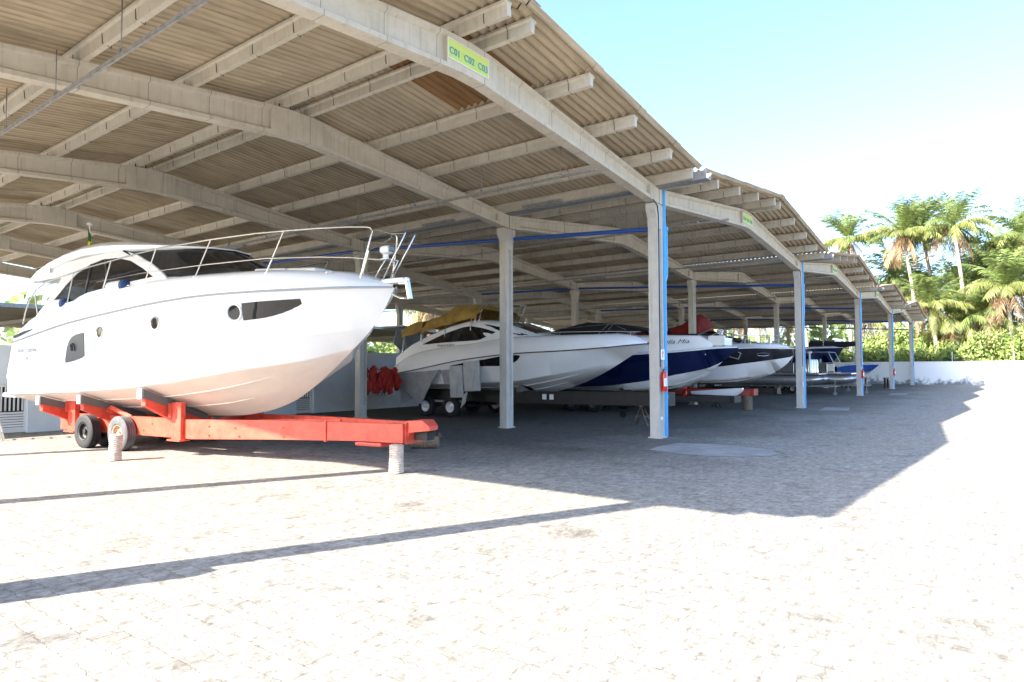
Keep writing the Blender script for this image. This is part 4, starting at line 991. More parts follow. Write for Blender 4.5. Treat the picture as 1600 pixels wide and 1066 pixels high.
# fenders lying on the side deck
def fender(s, w_, z, ang, lab):
    f = empty('fender', Vector(Matrix.Rotation(YA, 3, 'Z') @ Vector(frame_loc(s, w_, z))) + Vector((8.05, 8.66, 0)), YA + ang, lab, 'fender', 'fenders on the side deck')
    b = MB(); b.lathe([(.02, -.36), (.07, -.33), (.11, -.24), (.115, 0), (.11, .2), (.10, .26)], (0, 0, .11), 'y', 18); b.build('body', M['white'], f)
    b = MB(); b.lathe([(.10, .22), (.125, .25), (.12, .34), (.06, .40), (.01, .41)], (0, 0, .11), 'y', 18); b.build('end_cap', M['fender'], f)
fender(8.35, 1.50, 3.07, math.pi, 'white fender with blue end, the one farther aft on the yacht side deck'); fender(6.15, 1.45, 3.34, math.pi, 'white fender with blue end under the yacht side window')

# ---------------------------------------------------------------- red trailer
tr_ = empty('boat_trailer', (8.05, 8.66, 0), YA, 'bright red steel trailer with carpeted arms under the big white yacht', 'trailer')
pR = [(9.35, .86, .34, .72), (4.4, .86, .35, .73), (2.4, .68, .43, .78), (.3, .46, .49, .80), (-.57, .385, .49, .81)]
pF = [(9.35, .86, .34, .72), (4.4, .86, .35, .73), (2.4, .55, .43, .78), (.3, .16, .49, .80), (-.57, .085, .49, .81)]
for sg in (1, -1):
    b = MB(); rows = []
    for s, w_, a, c in (pR if sg > 0 else pF):
        rows.append([frame_loc(s, sg * (w_ + dx), z) for dx, z in ((.05, a), (.06, a), (.06, c), (.05, c), (-.06, c), (-.06, a))])
    b.loft(rows, 0, False, close=True, cap=True)
    for s in ((1.05,) if sg > 0 else ()): b.box(frame_loc(s, sg * (.55 + .045), .63), (.05, .05, .36))
    for s, w_, z in ((3.9, .885, .62), (3.9, .885, .44), (3.2, .83, .62), (3.1, .82, .46), (2.0, .72, .66), (2.0, .72, .5), (-.3, .45, .7), (-.32, .45, .6), (-.15, .455, .62), (5.7, .925, .6), (6.0, .925, .45)):
        if sg < 0: continue
        b.lathe([(.016, 0), (.014, sg * -.014 - 0), (.001, -sg * .015)], frame_loc(s, sg * w_, z), 'x', 8)
    b.build('side_beam', M['red'], tr_)
b = MB()
rows = [[frame_loc(s, .16 + w_, z) for w_, z in ((hw, a), (hw, c), (-hw, c), (-hw, a))] for s, hw, a, c in ((-.50, .19, .50, .83), (-.60, .19, .53, .86), (-.63, .19, .66, .86), (-.88, .16, .69, .87), (-1.0, .12, .70, .77))]
b.loft(rows, 0, False, close=True, cap=True); b.box(frame_loc(-.585, .16, .65), (.46, .03, .36)); b.build('nose', M['red'], tr_)
b = MB(); b.box(frame_loc(-.78, .12, .60), (.2, .26, .14)); b.tube([frame_loc(-1.0, .05, .70), frame_loc(-1.08, .05, .56)], .03, 8); b.build('coupling', M['dark'], tr_)
b = MB(); b.bbox(frame_loc(.15, .2, .44), (.62, .60, .07), .03); b.build('skid_plate', M['red'], tr_)
b = MB(); b.poly([frame_loc(3.6, 0, .70), frame_loc(1.2, .1, .80), frame_loc(1.2, .1, .60), frame_loc(3.6, 0, .5)], (.06, 0, 0)); b.build('centre_beam', M['red'], tr_)
for s in (4.6, 6.75, 9.0):
    b = MB(); b.box(frame_loc(s, 0, .50), (1.62, .12, .20)); b.build('cross_beam', M['red2'], tr_)
for s in (5.13, 7.36, 9.08):
    hz = lambda w_: HY.sec(s)[0][1] + (HY.sec(s)[1][1] - HY.sec(s)[0][1]) * w_ / HY.sec(s)[1][0]
    for sg in (1, -1):
        b = MB(); b.poly([frame_loc(s - .09, sg * w_, z) for w_, z in ((1.52, hz(1.47) - .03), (1.52, hz(1.47) - .20), (.10, hz(.1) - .14), (.10, hz(.1) - .02))], (0, .18, 0)); arm = b.build('pad_board', M['carpet'], tr_)
        b = MB(); b.bbox(frame_loc(s, sg * 1.535, hz(1.47) - .13), (.03, .14, .20), .01); b.build('end_plate', M['gel2'], arm)
        b = MB(); b.poly([frame_loc(s - .07, sg * w_, z) for w_, z in ((1.46, hz(1.46) - .20), (1.46, hz(1.46) - .36), (.95, hz(.95) - .42), (.55, .50), (.10, .50), (.10, hz(.1) - .145))], (0, .14, 0)); b.build('arm', M['red'], tr_)
        if s != 7.36:
            b = MB(); b.box(frame_loc(s - .36, sg * .95, .70), (.10, .30, .74)); b.box(frame_loc(s - .36, sg * .95, .315), (.22, .42, .03)); b.box(frame_loc(s - .16, sg * .955, .90), (.12, .12, .30)); b.build('post', M['red'], tr_)
        else:
            b = MB(); b.tube([frame_loc(s - .1, sg * .6, .62), frame_loc(s - .1, sg * 1.0, .86)], .06, 4, smooth=False); b.tube([frame_loc(s - .85, sg * .9, .7), frame_loc(s - .2, sg * .98, .9)], .055, 4, smooth=False); b.build('brace', M['red'], tr_)
b = MB(); b.tube([frame_loc(7.78, -1.2, .37), frame_loc(7.78, 1.2, .37)], .045, 10); b.tube([frame_loc(6.58, -1.1, .37), frame_loc(6.58, 1.1, .37)], .045, 10)
for sg in (1, -1): b.bbox(frame_loc(7.15, sg * .82, .36), (.08, 1.3, .10), .02)
b.build('axle', M['dark'], tr_)
for sg in (1, -1):
    wheel(tr_, frame_loc(7.78, sg * 1.12, .37), .37, .235, 'dark', 'rubber', -sg)
    wheel(tr_, frame_loc(7.78, sg * .70, .37), .37, .235, 'dark', 'rubber', -sg)
    wheel(tr_, frame_loc(6.58, sg * 1.05, .37), .37, .235, 'rustrim', 'rubberg', -sg)
b = MB(); b.box(frame_loc(-.02, .450, .655), (.006, .20, .115), rot=Matrix.Rotation(R(3.5), 3, 'Z')); pl = b.build('plate', M['white'], tr_)
text_mesh('lettering', 'C-02 35', .045, M['ink'], pl, frame_loc(-.02, .456, .655), (math.pi / 2, 0, -math.pi / 2 + R(3.5)), .001, sx=1.0)

# ---------------------------------------------------------------- logs
def log(name, loc, r, h, label, lying=None, m='log', seed=1, tilt=(0, 0)):
    rr = random.Random(seed); b = MB(); n = 20; N = 26; rows = []
    for i in range(N + 1):
        t = i / N; rr_ = r * (1 - .06 * math.sin(3 * t)) + (.006 if i % 2 else -.004) - (.02 * r / .13 if i in (0, N) else 0)
        rows.append([(rr_ * (1 + .035 * math.sin(3 * a + seed) + rr.uniform(-.015, .015)) * math.cos(a), rr_ * (1 + .03 * math.cos(2 * a + i * .2)) * math.sin(a), h * t) for a in [2 * math.pi * k / n for k in range(n)]])
    b.loft(rows, 0, True, close=True, cap=True); o = b.build(name, M[m]); o.location = loc; o.rotation_euler = (tilt[0], tilt[1], 0) if lying is None else (math.pi / 2, 0, lying)
    return tag(o, label, 'log', 'palm log chocks')
log('log_chock', (7.60, 8.10, 0), .125, .475, 'upright ringed palm log carrying the nose of the red trailer')
log('log_chock', (5.47, 13.55, 0), .115, .50, 'upright scuffed palm log standing free in front of the rust rimmed wheel', seed=4, tilt=(R(1), R(2)))
log('log_chock', (10.12, 10.35, .13), .135, .62, 'thick log lying on its side just behind the red trailer nose', lying=R(35), seed=7, m='wood')
log('log_chock', (27.05, 8.3, 0), .19, .66, 'upright log under the nose of the dull red trailer', m='wood', seed=3)

# ladder at the left edge
e = empty('ladder', (5.50, 19.95, 0), R(70), 'white ladder leaning on the yacht stern at the left edge', 'ladder')
for dx in (0, -.42):
    b = MB(); b.tube([(dx, 0, 0), (dx + (.0 if dx == 0 else .03), .45, 1.9)], .024, 8); b.build('rail', M['gel2'], e)
for k in range(6):
    t = (k + .6) / 6.4; b = MB(); b.tube([(0, .45 * t, 1.9 * t), (-.42 + .03 * t, .45 * t, 1.9 * t)], .017, 6); b.build('rung', M['gel2'], e)

# ================================================================ OTHER BOATS
def W0(k=1.0): return [(0, .05 * k), (.25, .36 * k), (.5, .62 * k), (1, .92 * k), (1.5, 1.14 * k), (2, 1.32 * k), (3, 1.53 * k), (4, 1.62 * k), (5, 1.65 * k), (7, 1.65 * k), (10, 1.58 * k)]
def trailer(loc, rz, label, s0, s1, w1, w0, z0, z1, m, wheels, keel_z, rim='rustrim', hgt_=.26, tyre='rubber', arms=(4, 6.5, 9)):
    t = empty('boat_trailer', loc, rz, label, 'trailer')
    for sg in (1, -1):
        b = MB(); rows = []
        for s, w_ in ((s1, w1), (s0 + (s1 - s0) * .45, w1), (s0, w0)):
            rows.append([frame_loc(s, sg * w_ + dx, z) for dx, z in ((-.06, z0), (.06, z0), (.06, z0 + hgt_), (-.06, z0 + hgt_))])
        b.loft(rows, 0, False, close=True, cap=True); b.build('side_beam', M[m], t)
    b = MB(); b.bbox(frame_loc(s0 - .08, 0, z0 + hgt_ / 2), (w0 * 2 + .14, .16, hgt_ + .03), .015); b.build('nose', M[m], t)
    for s in arms:
        b = MB(); b.box(frame_loc(s, 0, z0 + .06), (w1 * 2 - .13, .12, .14)); b.build('cross_beam', M[m], t)
        for sg in (1, -1):
            b = MB(); b.poly([frame_loc(s - .08, sg * w_, z) for w_, z in ((1.30, keel_z + .38), (1.30, keel_z + .14), (.9, z0 + hgt_), (.08, z0 + hgt_), (.08, keel_z - .06))], (0, .16, 0)); b.build('arm', M['carpet'], t)
    for s in wheels:
        for sg in (1, -1): wheel(t, frame_loc(s, sg * (w1 + .24), .36), .36, .22, rim, tyre, -sg)
    b = MB()
    for s in wheels: b.tube([frame_loc(s, -w1 - .2, .36), frame_loc(s, w1 + .2, .36)], .045, 8)
    for sg in (1, -1): b.box(frame_loc(sum(wheels) / len(wheels), sg * w1, .44), (.09, 1.6, .12))
    b.build('axle', M['dark'], t)
    return t

# ---- second white cruiser
B2 = (18.6, 8.7)
c2 = empty('cabin_cruiser', (*B2, 0), 0, 'white cabin cruiser with sloping side window and mustard canvas over its stern', 'yacht')
H2 = Hull(10.1, [(0, 2.45), (.27, 2.28), (.94, 1.89), (1.63, 1.52), (2.59, 1.14), (3.61, .89), (4.41, .80), (10.1, .68)],
 [([(0, 0), (.95, 0), (1.3, .38), (1.9, .85), (2.96, 1.25), (4.1, 1.38), (10.1, 1.42)], [(0, 2.0), (.95, 1.90), (1.9, 1.66), (2.96, 1.44), (4.1, 1.27), (7, 1.15), (10.1, 1.10)]),
  ([(0, 0), (.95, .01), (1.3, .42), (1.9, .90), (2.96, 1.31), (4.1, 1.44), (10.1, 1.47)], [(0, 2.02), (.95, 1.93), (1.9, 1.70), (2.96, 1.48), (4.1, 1.31), (7, 1.19), (10.1, 1.14)]),
  (W0(), [(0, 2.47), (.92, 2.36), (2.2, 2.27), (4, 2.2), (6.2, 2.01), (7.7, 1.79), (9.35, 1.56), (10.1, 1.48)])])
b = H2.mesh([0, 0, 0]); H2.strake(b, .38, 2.6, 10, .022); H2.strake(b, .72, 2.0, 10, .022); b.build('hull', M['gel2'], c2)
Z2 = [(0, 2.55), (.4, 2.70), (1.2, 2.74), (4, 2.74), (6, 2.58), (8.3, 2.36), (9.4, 2.05), (10.1, 1.60)]
b = deckmesh(H2, Z2, .26, .08); b.build('deck', M['gel2'], c2)
b = MB(); H2.rail(b, 3, .02, .01); b.build('rub_rail', M['ovr'], c2)
st = [(3.35, .95, 2.74, .80, 2.76, .05), (4.0, 1.22, 2.74, 1.0, 2.93, .12), (4.9, 1.36, 2.68, 1.12, 3.19, .16), (5.6, 1.38, 2.62, 1.18, 3.29, .17), (6.3, 1.38, 2.55, 1.2, 3.31, .17), (7.2, 1.38, 2.46, 1.2, 3.18, .15), (8.2, 1.38, 2.36, 1.22, 2.90, .12), (9.0, 1.36, 2.15, 1.25, 2.60, .08), (9.8, 1.32, 1.72, 1.28, 2.15, .02)]
b = house(st); b.build('coachroof', M['gel2'], c2)
f2b, f2t = curve([(s, wb) for s, wb, *_ in st]), curve([(s, x[3]) for s, x in zip([q[0] for q in st], st)])
def side2(s, z):
    zb_, zt_ = float(np.interp(s, [q[0] for q in st], [q[2] for q in st])), float(np.interp(s, [q[0] for q in st], [q[4] for q in st]))
    wb_, wt_ = float(np.interp(s, [q[0] for q in st], [q[1] for q in st])), float(np.interp(s, [q[0] for q in st], [q[3] for q in st]))
    return wb_ + (wt_ - wb_) * max(0, min(1, (z - zb_) / (zt_ - zb_)))
def strip(side, tb, off, sg=1, n=30):
    b = MB(); S_ = [p[0] for p in tb]; A_ = [p[1] for p in tb]; C_ = [p[2] for p in tb]; rows = [[] for _ in range(5)]; inn = [[] for _ in range(5)]
    for i in range(n + 1):
        s = S_[0] + (S_[-1] - S_[0]) * i / n; a, c = float(np.interp(s, S_, A_)), float(np.interp(s, S_, C_))
        for j in range(5):
            z = a + (c - a) * j / 4; rows[j].append(frame_loc(s, sg * (side(s, z) + off), z)); inn[j].append(frame_loc(s, sg * (side(s, z) - .02), z))
    b.loft(rows, 0, True); b.loft([rows[0], inn[0]]); b.loft([rows[-1], inn[-1]]); return b
for sg in (1, -1):
    b = strip(side2, [(5.0, 2.94, 2.96), (5.6, 2.70, 3.12), (6.1, 2.68, 3.20), (6.5, 2.67, 3.17), (7.1, 2.655, 3.03), (7.5, 2.64, 2.92), (8.35, 2.60, 2.62)], .014, sg); b.build('side_window', M['glassd'], c2)
    b = strip(side2, [(3.75, 2.80, 2.81), (4.2, 2.83, 2.94), (4.7, 2.95, 3.09), (5.25, 3.13, 3.20), (5.5, 3.22, 3.24)], .014, sg); b.build('fore_window', M['glassd'], c2)
b = MB(); rows = []
for t in (0, .25, .5, .75, 1): 
    s = 3.6 + 1.1 * t; z = float(np.interp(s, [q[0] for q in st], [q[4] for q in st])); wt = float(np.interp(s, [q[0] for q in st], [q[3] for q in st])); cr = float(np.interp(s, [q[0] for q in st], [q[5] for q in st]))
    rows.append([frame_loc(s, wt * f_, z + cr * (1 - abs(f_) ** 3) + .02) for f_ in np.linspace(-.93, .93, 13)])
b.loft(rows, 0, True); b.build('windscreen', M['glassd'], c2)
for sg in (1, -1):
    b = strip(lambda s, z: H2.side(s, z), [(3.72, 2.12, 2.13), (3.85, 1.97, 2.155), (4.1, 1.87, 2.15), (4.5, 1.80, 2.12), (5.2, 1.80, 2.02), (6.0, 1.79, 1.93), (6.7, 1.80, 1.82)], .010, sg); b.build('hull_window', M['glassd'], c2)
hull_text(Hull(10, [(0, 0), (10, 0)], [([(0, 1.3), (10, 1.3)], [(0, 2.2), (10, 2.2)]), ([(0, 1.345), (10, 1.345)], [(0, 3.2), (10, 3.2)])]), 'Imperador', 7.15, 2.555, .15, M['ink'], c2, off=.085, shear=.35, sx=1.3)
b = MB()
for sg in (1, -1):
    pts = [(3.4, 2.86), (2.5, 2.87), (1.6, 2.87), (.7, 2.86)]
    b.tube([frame_loc(s, sg * max(.1, H2.sec(s)[-1][0] - .35), z) for s, z in pts] + [frame_loc(.25, 0, 2.85)], .010, 6)
    for s in (2.5, .8): b.tube([frame_loc(s + .05, sg * max(.1, H2.sec(s)[-1][0] - .37), 2.74), frame_loc(s, sg * max(.1, H2.sec(s)[-1][0] - .35), 2.86)], .008, 5)
b.build('guard_rail', M['steel'], c2)
# canvas hoop aft (bimini frame folded) and grey stern cover
b = MB()
for dx, a in ((0, 4.02), (.18, 3.95)):
    b.tube([frame_loc(6.0 - dx, 1.15, 3.35), frame_loc(5.9 - dx, 1.12, 3.75), frame_loc(5.6 - dx, 1.05, a), frame_loc(5.2 - dx, .6, a + .03), frame_loc(5.2 - dx, -.6, a + .03), frame_loc(5.6 - dx, -1.05, a), frame_loc(6.0 - dx, -1.15, 3.35)], .016, 6)
b.build('canopy_frame', M['steel'], c2)
t2 = trailer((*B2, 0), 0, 'dark heavy trailer under the white cruiser, two white cards near its nose', -.55, 9.5, 1.05, .30, .58, 0, 'dark', (6.95, 8.15), .80, 'gel2', .40)
for s in (2.95, 3.2):
    b = MB(); b.box(frame_loc(s, .30 + (.75) * (s + .55) / 4.5 + .075, .80), (.008, .22, .17), rot=Matrix.Rotation(R(-9.3), 3, 'Z')); b.build('card', M['white'], t2)
b = MB(); b.box(frame_loc(-.62, .33, .70), (.12, .16, .12)); b.bbox(frame_loc(-.66, .1, .72), (.26, .02, .14), .005); b.build('plate', M['white'], t2)
wheel(t2, (2.1, 1.95, .13), .13, .07, 'dark', 'rubber', -1, .06)
# folding stand under the trailer nose
e = empty('trestle_stand', (18.25, 8.75, 0), R(12), 'pale rusty trestle stand under the dark trailer nose beside the front column', 'stand')
for dx in (-.28, .28):
    b = MB(); b.tube([(dx - .06, -.25, 0), (dx * .55, 0, .56), (dx + .06, .25, 0)], .02, 6); b.build('leg', M['wood'], e)
b = MB(); b.tube([(-.3, -.12, .27), (.3, -.12, .27)], .014, 5); b.tube([(-.3, .12, .27), (.3, .12, .27)], .014, 5); b.build('crossbar', M['wood'], e)
b = MB(); b.box((0, 0, .57), (.42, .07, .03)); b.build('top_bar', M['wood'], e)
# mustard canvas
b = MB(); rr = random.Random(2); rows = []
def cover(name, prof, w_top, w_bot, m, label, cat, loc, n=9, amp=.03, seed=2, group=None):
    """prof: [(s, z_bottom, z_top)] draped cloth from starboard bottom over the top to port bottom"""
    rr = random.Random(seed); rows = []
    for s, a, c in prof:
        r_ = []
        for i in range(n):
            t = i / (n - 1)
            if t < .5: q = t * 2; x = w_bot + (w_top - w_bot) * q ** 1.5; z = a + (c - a) * (1 - (1 - q) ** 1.6)
            else: q = (1 - t) * 2; x = -(w_bot + (w_top - w_bot) * q ** 1.5); z = a + (c - a) * (1 - (1 - q) ** 1.6)
            if i in (n // 2,): x = 0
            r_.append((-x + rr.uniform(-amp, amp), s + rr.uniform(-amp, amp), z + rr.uniform(-amp, amp)))
        rows.append(r_)
    dense = []
    for i in range(len(rows) - 1):
        for j in range(3): dense.append([tuple(p + (q - p) * j / 3 + rr.uniform(-amp, amp) * .25 for p, q in zip(a, c)) for a, c in zip(rows[i], rows[i + 1])])
    dense.append(rows[-1])
    b = MB(); b.loft(dense, 0, True); b.loft([[(x, y, z - .012) for x, y, z in r] for r in dense], 0, True)
    o = b.build(name, M[m], weld=False); o.location = (*loc, 0); return tag(o, label, cat, group)
cover('canvas_cover', [(5.75, 3.50, 3.82), (6.1, 3.44, 3.98), (6.6, 3.38, 4.04), (7.1, 3.30, 4.02), (7.4, 3.22, 3.86), (7.8, 3.15, 3.70), (8.3, 3.08, 3.58), (8.5, 2.98, 3.54)], .75, 1.32, 'yellow', 'crumpled mustard yellow canvas thrown over the white cruiser stern hoops, larger front piece', 'canvas', B2, n=13, amp=.05)
cover('canvas_cover', [(8.42, 3.10, 3.56), (8.9, 3.02, 3.50), (9.3, 2.94, 3.42), (9.5, 2.86, 3.36)], .95, 1.34, 'yellow', 'smaller mustard yellow canvas flap at the very stern of the white cruiser', 'canvas', B2, seed=5, amp=.03)
for s, z in ((6.1, 3.9), (7.3, 3.7), (8.45, 3.45), (9.45, 3.3)):
    b = MB(); b.tube([frame_loc(s, 1.3, 2.7 if s < 9 else 2.3), frame_loc(s, 1.2, z - .3), frame_loc(s, .7, z), frame_loc(s, -.7, z), frame_loc(s, -1.2, z - .3), frame_loc(s, -1.3, 2.7 if s < 9 else 2.3)], .015, 6); b.build('canvas_hoop', M['steel'], c2)
# grey cloth hung on the hull side
def hung(pts, m, label, seed=1, name='hull_drape', off=1.70, thick=.03):
    b = MB(); P_ = [frame_loc(s, off, z) for s, z in pts]; rr = random.Random(seed)
    c = Vector((0, 0, 0))
    for p in P_: c += Vector(p)
    c /= len(P_)
    n = len(P_); rings = [P_]
    for f in (.72, .42, .15): rings.append([tuple(Vector(p).lerp(c, 1 - f) + Vector((rr.uniform(-.03, .01), 0, 0))) for p in P_])
    b.loft(rings, 0, True, close=True); b.add(rings[-1], [tuple(range(n))])
    b2 = [[(x + thick, y, z) for x, y, z in r] for r in rings]; b.loft(b2, 0, True, close=True); b.loft([rings[0], b2[0]], 0, False, close=True)
    o = b.build(name, M[m], weld=False); o.location = (*B2, 0); return tag(o, label, 'cloth')
hung([(9.40, 1.54), (8.3, 1.60), (7.15, 1.68), (7.5, 1.3), (7.85, .78), (8.05, .44), (8.35, .55), (8.9, .92), (9.42, 1.12)], 'greyfab', 'grey V shaped drape with eyelets hanging over the cruiser hull near its stern', 1)
hung([(9.35, 1.08), (8.95, .92), (8.55, .62), (8.9, .52), (9.33, .30)], 'greyfab', 'small folded grey flap hanging below the V shaped drape', 3, off=1.66)
hung([(7.1, 1.66), (6.62, 1.70), (6.66, 1.15), (6.95, 1.2)], 'greyfab', 'narrow twisted grey cloth strip between the drape and the pale cushions', 4, off=1.68)
for (a, c, zt_, zb_, lb) in ((6.62, 6.02, 1.82, .72, 'first pale padded cushion hung on the cruiser hull'), (5.98, 5.28, 1.98, .95, 'second pale padded cushion hung on the cruiser hull, nearer the column')):
    b = MB(); b.bbox(frame_loc((a + c) / 2, 1.74, (zt_ + zb_) / 2), (.07, a - c, zt_ - zb_), .03, rot=Matrix.Rotation(R(-3), 3, 'X'))
    b.bbox(frame_loc((a + c) / 2 + .05, 1.79, (zt_ + zb_) / 2 - .12), (.04, (a - c) * .5, (zt_ - zb_) * .62), .02, rot=Matrix.Rotation(R(9), 3, 'X'))
    o = b.build('cushion', M['palefab']); o.location = (*B2, 0); tag(o, lb, 'cushion')
hung([(6.05, .80), (5.85, .95), (5.95, .55), (6.15, .38)], 'palefab', 'short pale strap end dangling under the cushions', 6, name='strap', off=1.72)
# life vests hanging at the stern
e = empty('life_vest_bundle', (15.92, 17.95, 0), 0, 'bundle of red life vests hanging between the rear column and the cruiser stern', 'life vests')
rr = random.Random(12)
for i in range(65):
    x = -.46 + 1.15 * (i % 13) / 12 + rr.uniform(-.05, .05); z = 1.30 + (.30, .14, -.02, -.16, -.26)[i // 13] * (1 - .5 * max(0, x)) + rr.uniform(-.10, .10); y = rr.uniform(-.2, .2) + x * -.25; a = rr.uniform(-.35, .35)
    b = MB(); b.bbox((0, 0, 0), (.15, .10, .42), .045, rot=Matrix.Rotation(a, 3, 'Y') @ Matrix.Rotation(rr.uniform(-.6, .6), 3, 'Z')); b.bbox((.03, -.04, .02), (.10, .06, .26), .03, rot=Matrix.Rotation(a + .3, 3, 'Y'))
    o = b.build('life_vest', M['orange'], e); o.location = (x, y, z)
b = MB()
for x in (.1, .3, .42): b.tube([(x, 0, 1.5), (x + .03, .05, 1.1), (x - .02, .1, .75)], .012, 5)
b.tube([(-.5, .1, 1.66), (.9, .5, 1.72)], .012, 5); b.build('rope', M['blackfab'], e)
# tilted awning of a boat behind the cruiser stern
e = empty('folded_awning', (19.2, 19.4, 0), 0, 'tilted grey awning panel standing on legs behind the cruiser stern', 'awning')
b = MB(); b.box((-.4, 0, 3.28), (1.9, 1.4, .05), rot=Matrix.Rotation(R(7), 3, 'Y')); b.build('panel', M['palefab'], e)
b = MB(); b.poly([(-1.0, 0, 3.25), (.3, 0, 3.15), (.3, 0, 2.2), (-.2, 0, 2.0), (-1.2, 0, 2.75)], (0, .03, 0)); b.build('side_curtain', M['greyfab'], e)
b = MB(); b.tube([(-.8, -.1, 3.3), (-.2, 0, 1.6)], .07, 6); b.tube([(.5, 0, 3.2), (.3, .1, 1.4)], .05, 6); b.build('strut', M['greyfab'], e)

# ---- navy boat
B3 = (23.6, 7.55)
c3 = empty('navy_boat', (*B3, 0), 0, 'navy and white speedboat with white deckhouse and black canopy behind the front column', 'speedboat')
H3 = Hull(8.6, [(0, 2.35), (.61, 1.90), (1.02, 1.55), (1.51, 1.22), (2.14, .92), (2.65, .84), (8.6, .74)],
 [([(0, 0), (1.0, 0), (1.6, .5), (2.5, 1.0), (4, 1.22), (8.6, 1.3)], [(0, 1.7), (1.0, 1.57), (1.6, 1.28), (2.5, 1.04), (4, .92), (8.6, .84)]),
  ([(0, 0), (.61, 0), (.95, .42), (1.5, .85), (2.1, 1.12), (3, 1.3), (4, 1.42), (8.6, 1.46)], [(0, 1.98), (.61, 1.91), (.95, 1.71), (2.1, 1.43), (3, 1.24), (5, 1.01), (8.6, .93)]),
  (W0(.98), [(0, 2.435), (.55, 2.40), (1.32, 2.32), (2.06, 2.26), (4, 2.18), (8.6, 2.10)]),
  (W0(1.0), [(0, 2.45), (.55, 2.41), (1.32, 2.33), (2.06, 2.27), (4, 2.19), (8.6, 2.12)])])
b = H3.mesh([0, 0, 1, 2]); H3.strake(b, .5, 1.8, 8, .02, 0); H3.strake(b, .95, 1.2, 8, .02, 0); b.build('hull', [M['gel2'], M['navy'], M['gel']], c3)
b = deckmesh(H3, [(0, 2.49), (1, 2.42), (2, 2.33), (8.6, 2.18)], .10, .06); b.build('deck', M['gel2'], c3)
b = house([(.75, .55, 2.42, .45, 2.60, .03), (1.2, .75, 2.38, .60, 2.86, .05), (2.2, 1.10, 2.32, .98, 2.86, .10), (4, 1.2, 2.25, 1.08, 2.90, .12), (6, 1.22, 2.2, 1.12, 2.9, .1), (7.6, 1.2, 2.2, 1.15, 2.5, .03)]); b.build('deckhouse', M['gel2'], c3)
b = MB(); b.bbox(frame_loc(.62, .42, 2.70), (.10, .62, .36), .03); b.bbox(frame_loc(.45, .0, 2.66), (.8, .25, .3), .04); b.build('bow_locker', M['gel2'], c3)
hull_text(Hull(8, [(0, 0), (8, 0)], [([(0, 1.0), (2, 1.0), (4, 1.13), (8, 1.2)], [(0, 2.3), (8, 2.3)]), ([(0, .95), (2, .95), (4, 1.08), (8, 1.15)], [(0, 3), (8, 3)])]), 'Bella Mia', 1.95, 2.66, .21, M['ink'], c3, off=.14, shear=.4, sx=1.5)
for sg in (1,):
    nn = hull_normal(H3, .55, 2.22); b = MB(); b.bbox(frame_loc(.95, H3.side(.95, 2.2) + .012, 2.2), (.03, .16, .035), .01, rot=Matrix.Rotation(R(-35), 3, 'Z')); b.build('cleat_plate', M['steel'], c3)
b = MB()
for sg in (1, -1):
    b.tube([frame_loc(1.25, sg * .6, 2.9), frame_loc(.75, sg * .55, 3.12), frame_loc(.1, sg * .35, 3.10)], .016, 6); b.tube([frame_loc(3.4, sg * 1.1, 2.95), frame_loc(4.4, sg * 1.15, 3.42), frame_loc(7.2, sg * 1.15, 3.30)], .018, 6)
    b.tube([frame_loc(4.4, sg * 1.15, 3.4), frame_loc(5.0, sg * 1.15, 2.8)], .02, 6); b.tube([frame_loc(4.6, sg * 1.15, 3.4), frame_loc(5.4, sg * 1.15, 2.8)], .02, 6)
b.build('canopy_frame', M['steel'], c3)
cover('boat_canopy', [(3.0, 3.08, 3.16), (3.8, 3.12, 3.34), (4.6, 3.16, 3.46), (5.6, 3.14, 3.56), (6.4, 3.06, 3.42), (7.2, 2.96, 3.28), (8.0, 2.86, 3.12)], .9, 1.18, 'blackfab', 'black canvas canopy on steel frame above the navy speedboat', 'canopy', B3, n=11, amp=.025, seed=8)
trailer((*B3, 0), 0, 'dark low trailer under the navy and white speedboat', .2, 8.4, 1.0, .3, .48, 0, 'dark', (5.2, 6.2), .78, 'steelgrey', .22)
# orange roller post at its nose
b = MB(); b.tube([(22.9, 9.35, .66), (22.55, 9.1, 1.02)], .06, 8); b.bbox((22.8, 9.25, .86), (.18, .12, .26), .03, rot=Matrix.Rotation(R(-30), 3, 'Y')); o = b.build('bow_roller', M['red2']); tag(o, 'small rusty red bow roller rising from a dark trailer under the navy hull', 'roller')

# ---- black and white boat on dull red trailer
B4 = (28.0, 6.7)
c4 = empty('black_boat', (*B4, 0), 0, 'black and white speedboat with white deck and silver emblem over the dull red trailer', 'speedboat')
H4 = Hull(9.2, [(0, 2.36), (.05, 2.17), (.53, 1.68), (1.05, 1.39), (1.83, 1.11), (2.5, 1.02), (9.2, .92)],
 [([(0, 0), (.75, 0), (1.2, .45), (2.2, 1.0), (3.5, 1.25), (9.2, 1.35)], [(0, 1.7), (.75, 1.57), (1.2, 1.46), (2.2, 1.28), (3.5, 1.2), (9.2, 1.15)]),
  ([(0, 0.0), (.05, .01), (.5, .5), (.82, .72), (1.95, 1.2), (2.44, 1.32), (4, 1.48), (9.2, 1.5)], [(0, 2.25), (.05, 2.18), (.82, 2.01), (1.95, 1.85), (2.44, 1.78), (4, 1.66), (9.2, 1.55)]),
  (W0(1.0), [(0, 2.48), (.6, 2.49), (1.24, 2.51), (1.95, 2.49), (4, 2.42), (9.2, 2.30)])])
b = H4.mesh([0, 0, 1]); H4.strake(b, .5, 1.6, 9, .022, 0); H4.strake(b, .9, 1.2, 9, .022, 0); b.build('hull', [M['gel2'], M['black']], c4)
b = deckmesh(H4, [(0, 2.52), (.6, 2.54), (1.5, 2.57), (3, 2.55), (9.2, 2.40)], .16, .20); b.build('deck', M['gel2'], c4)
b = MB(); H4.rail(b, 3, .016, .008); b.build('rub_rail', M['gel2'], c4)
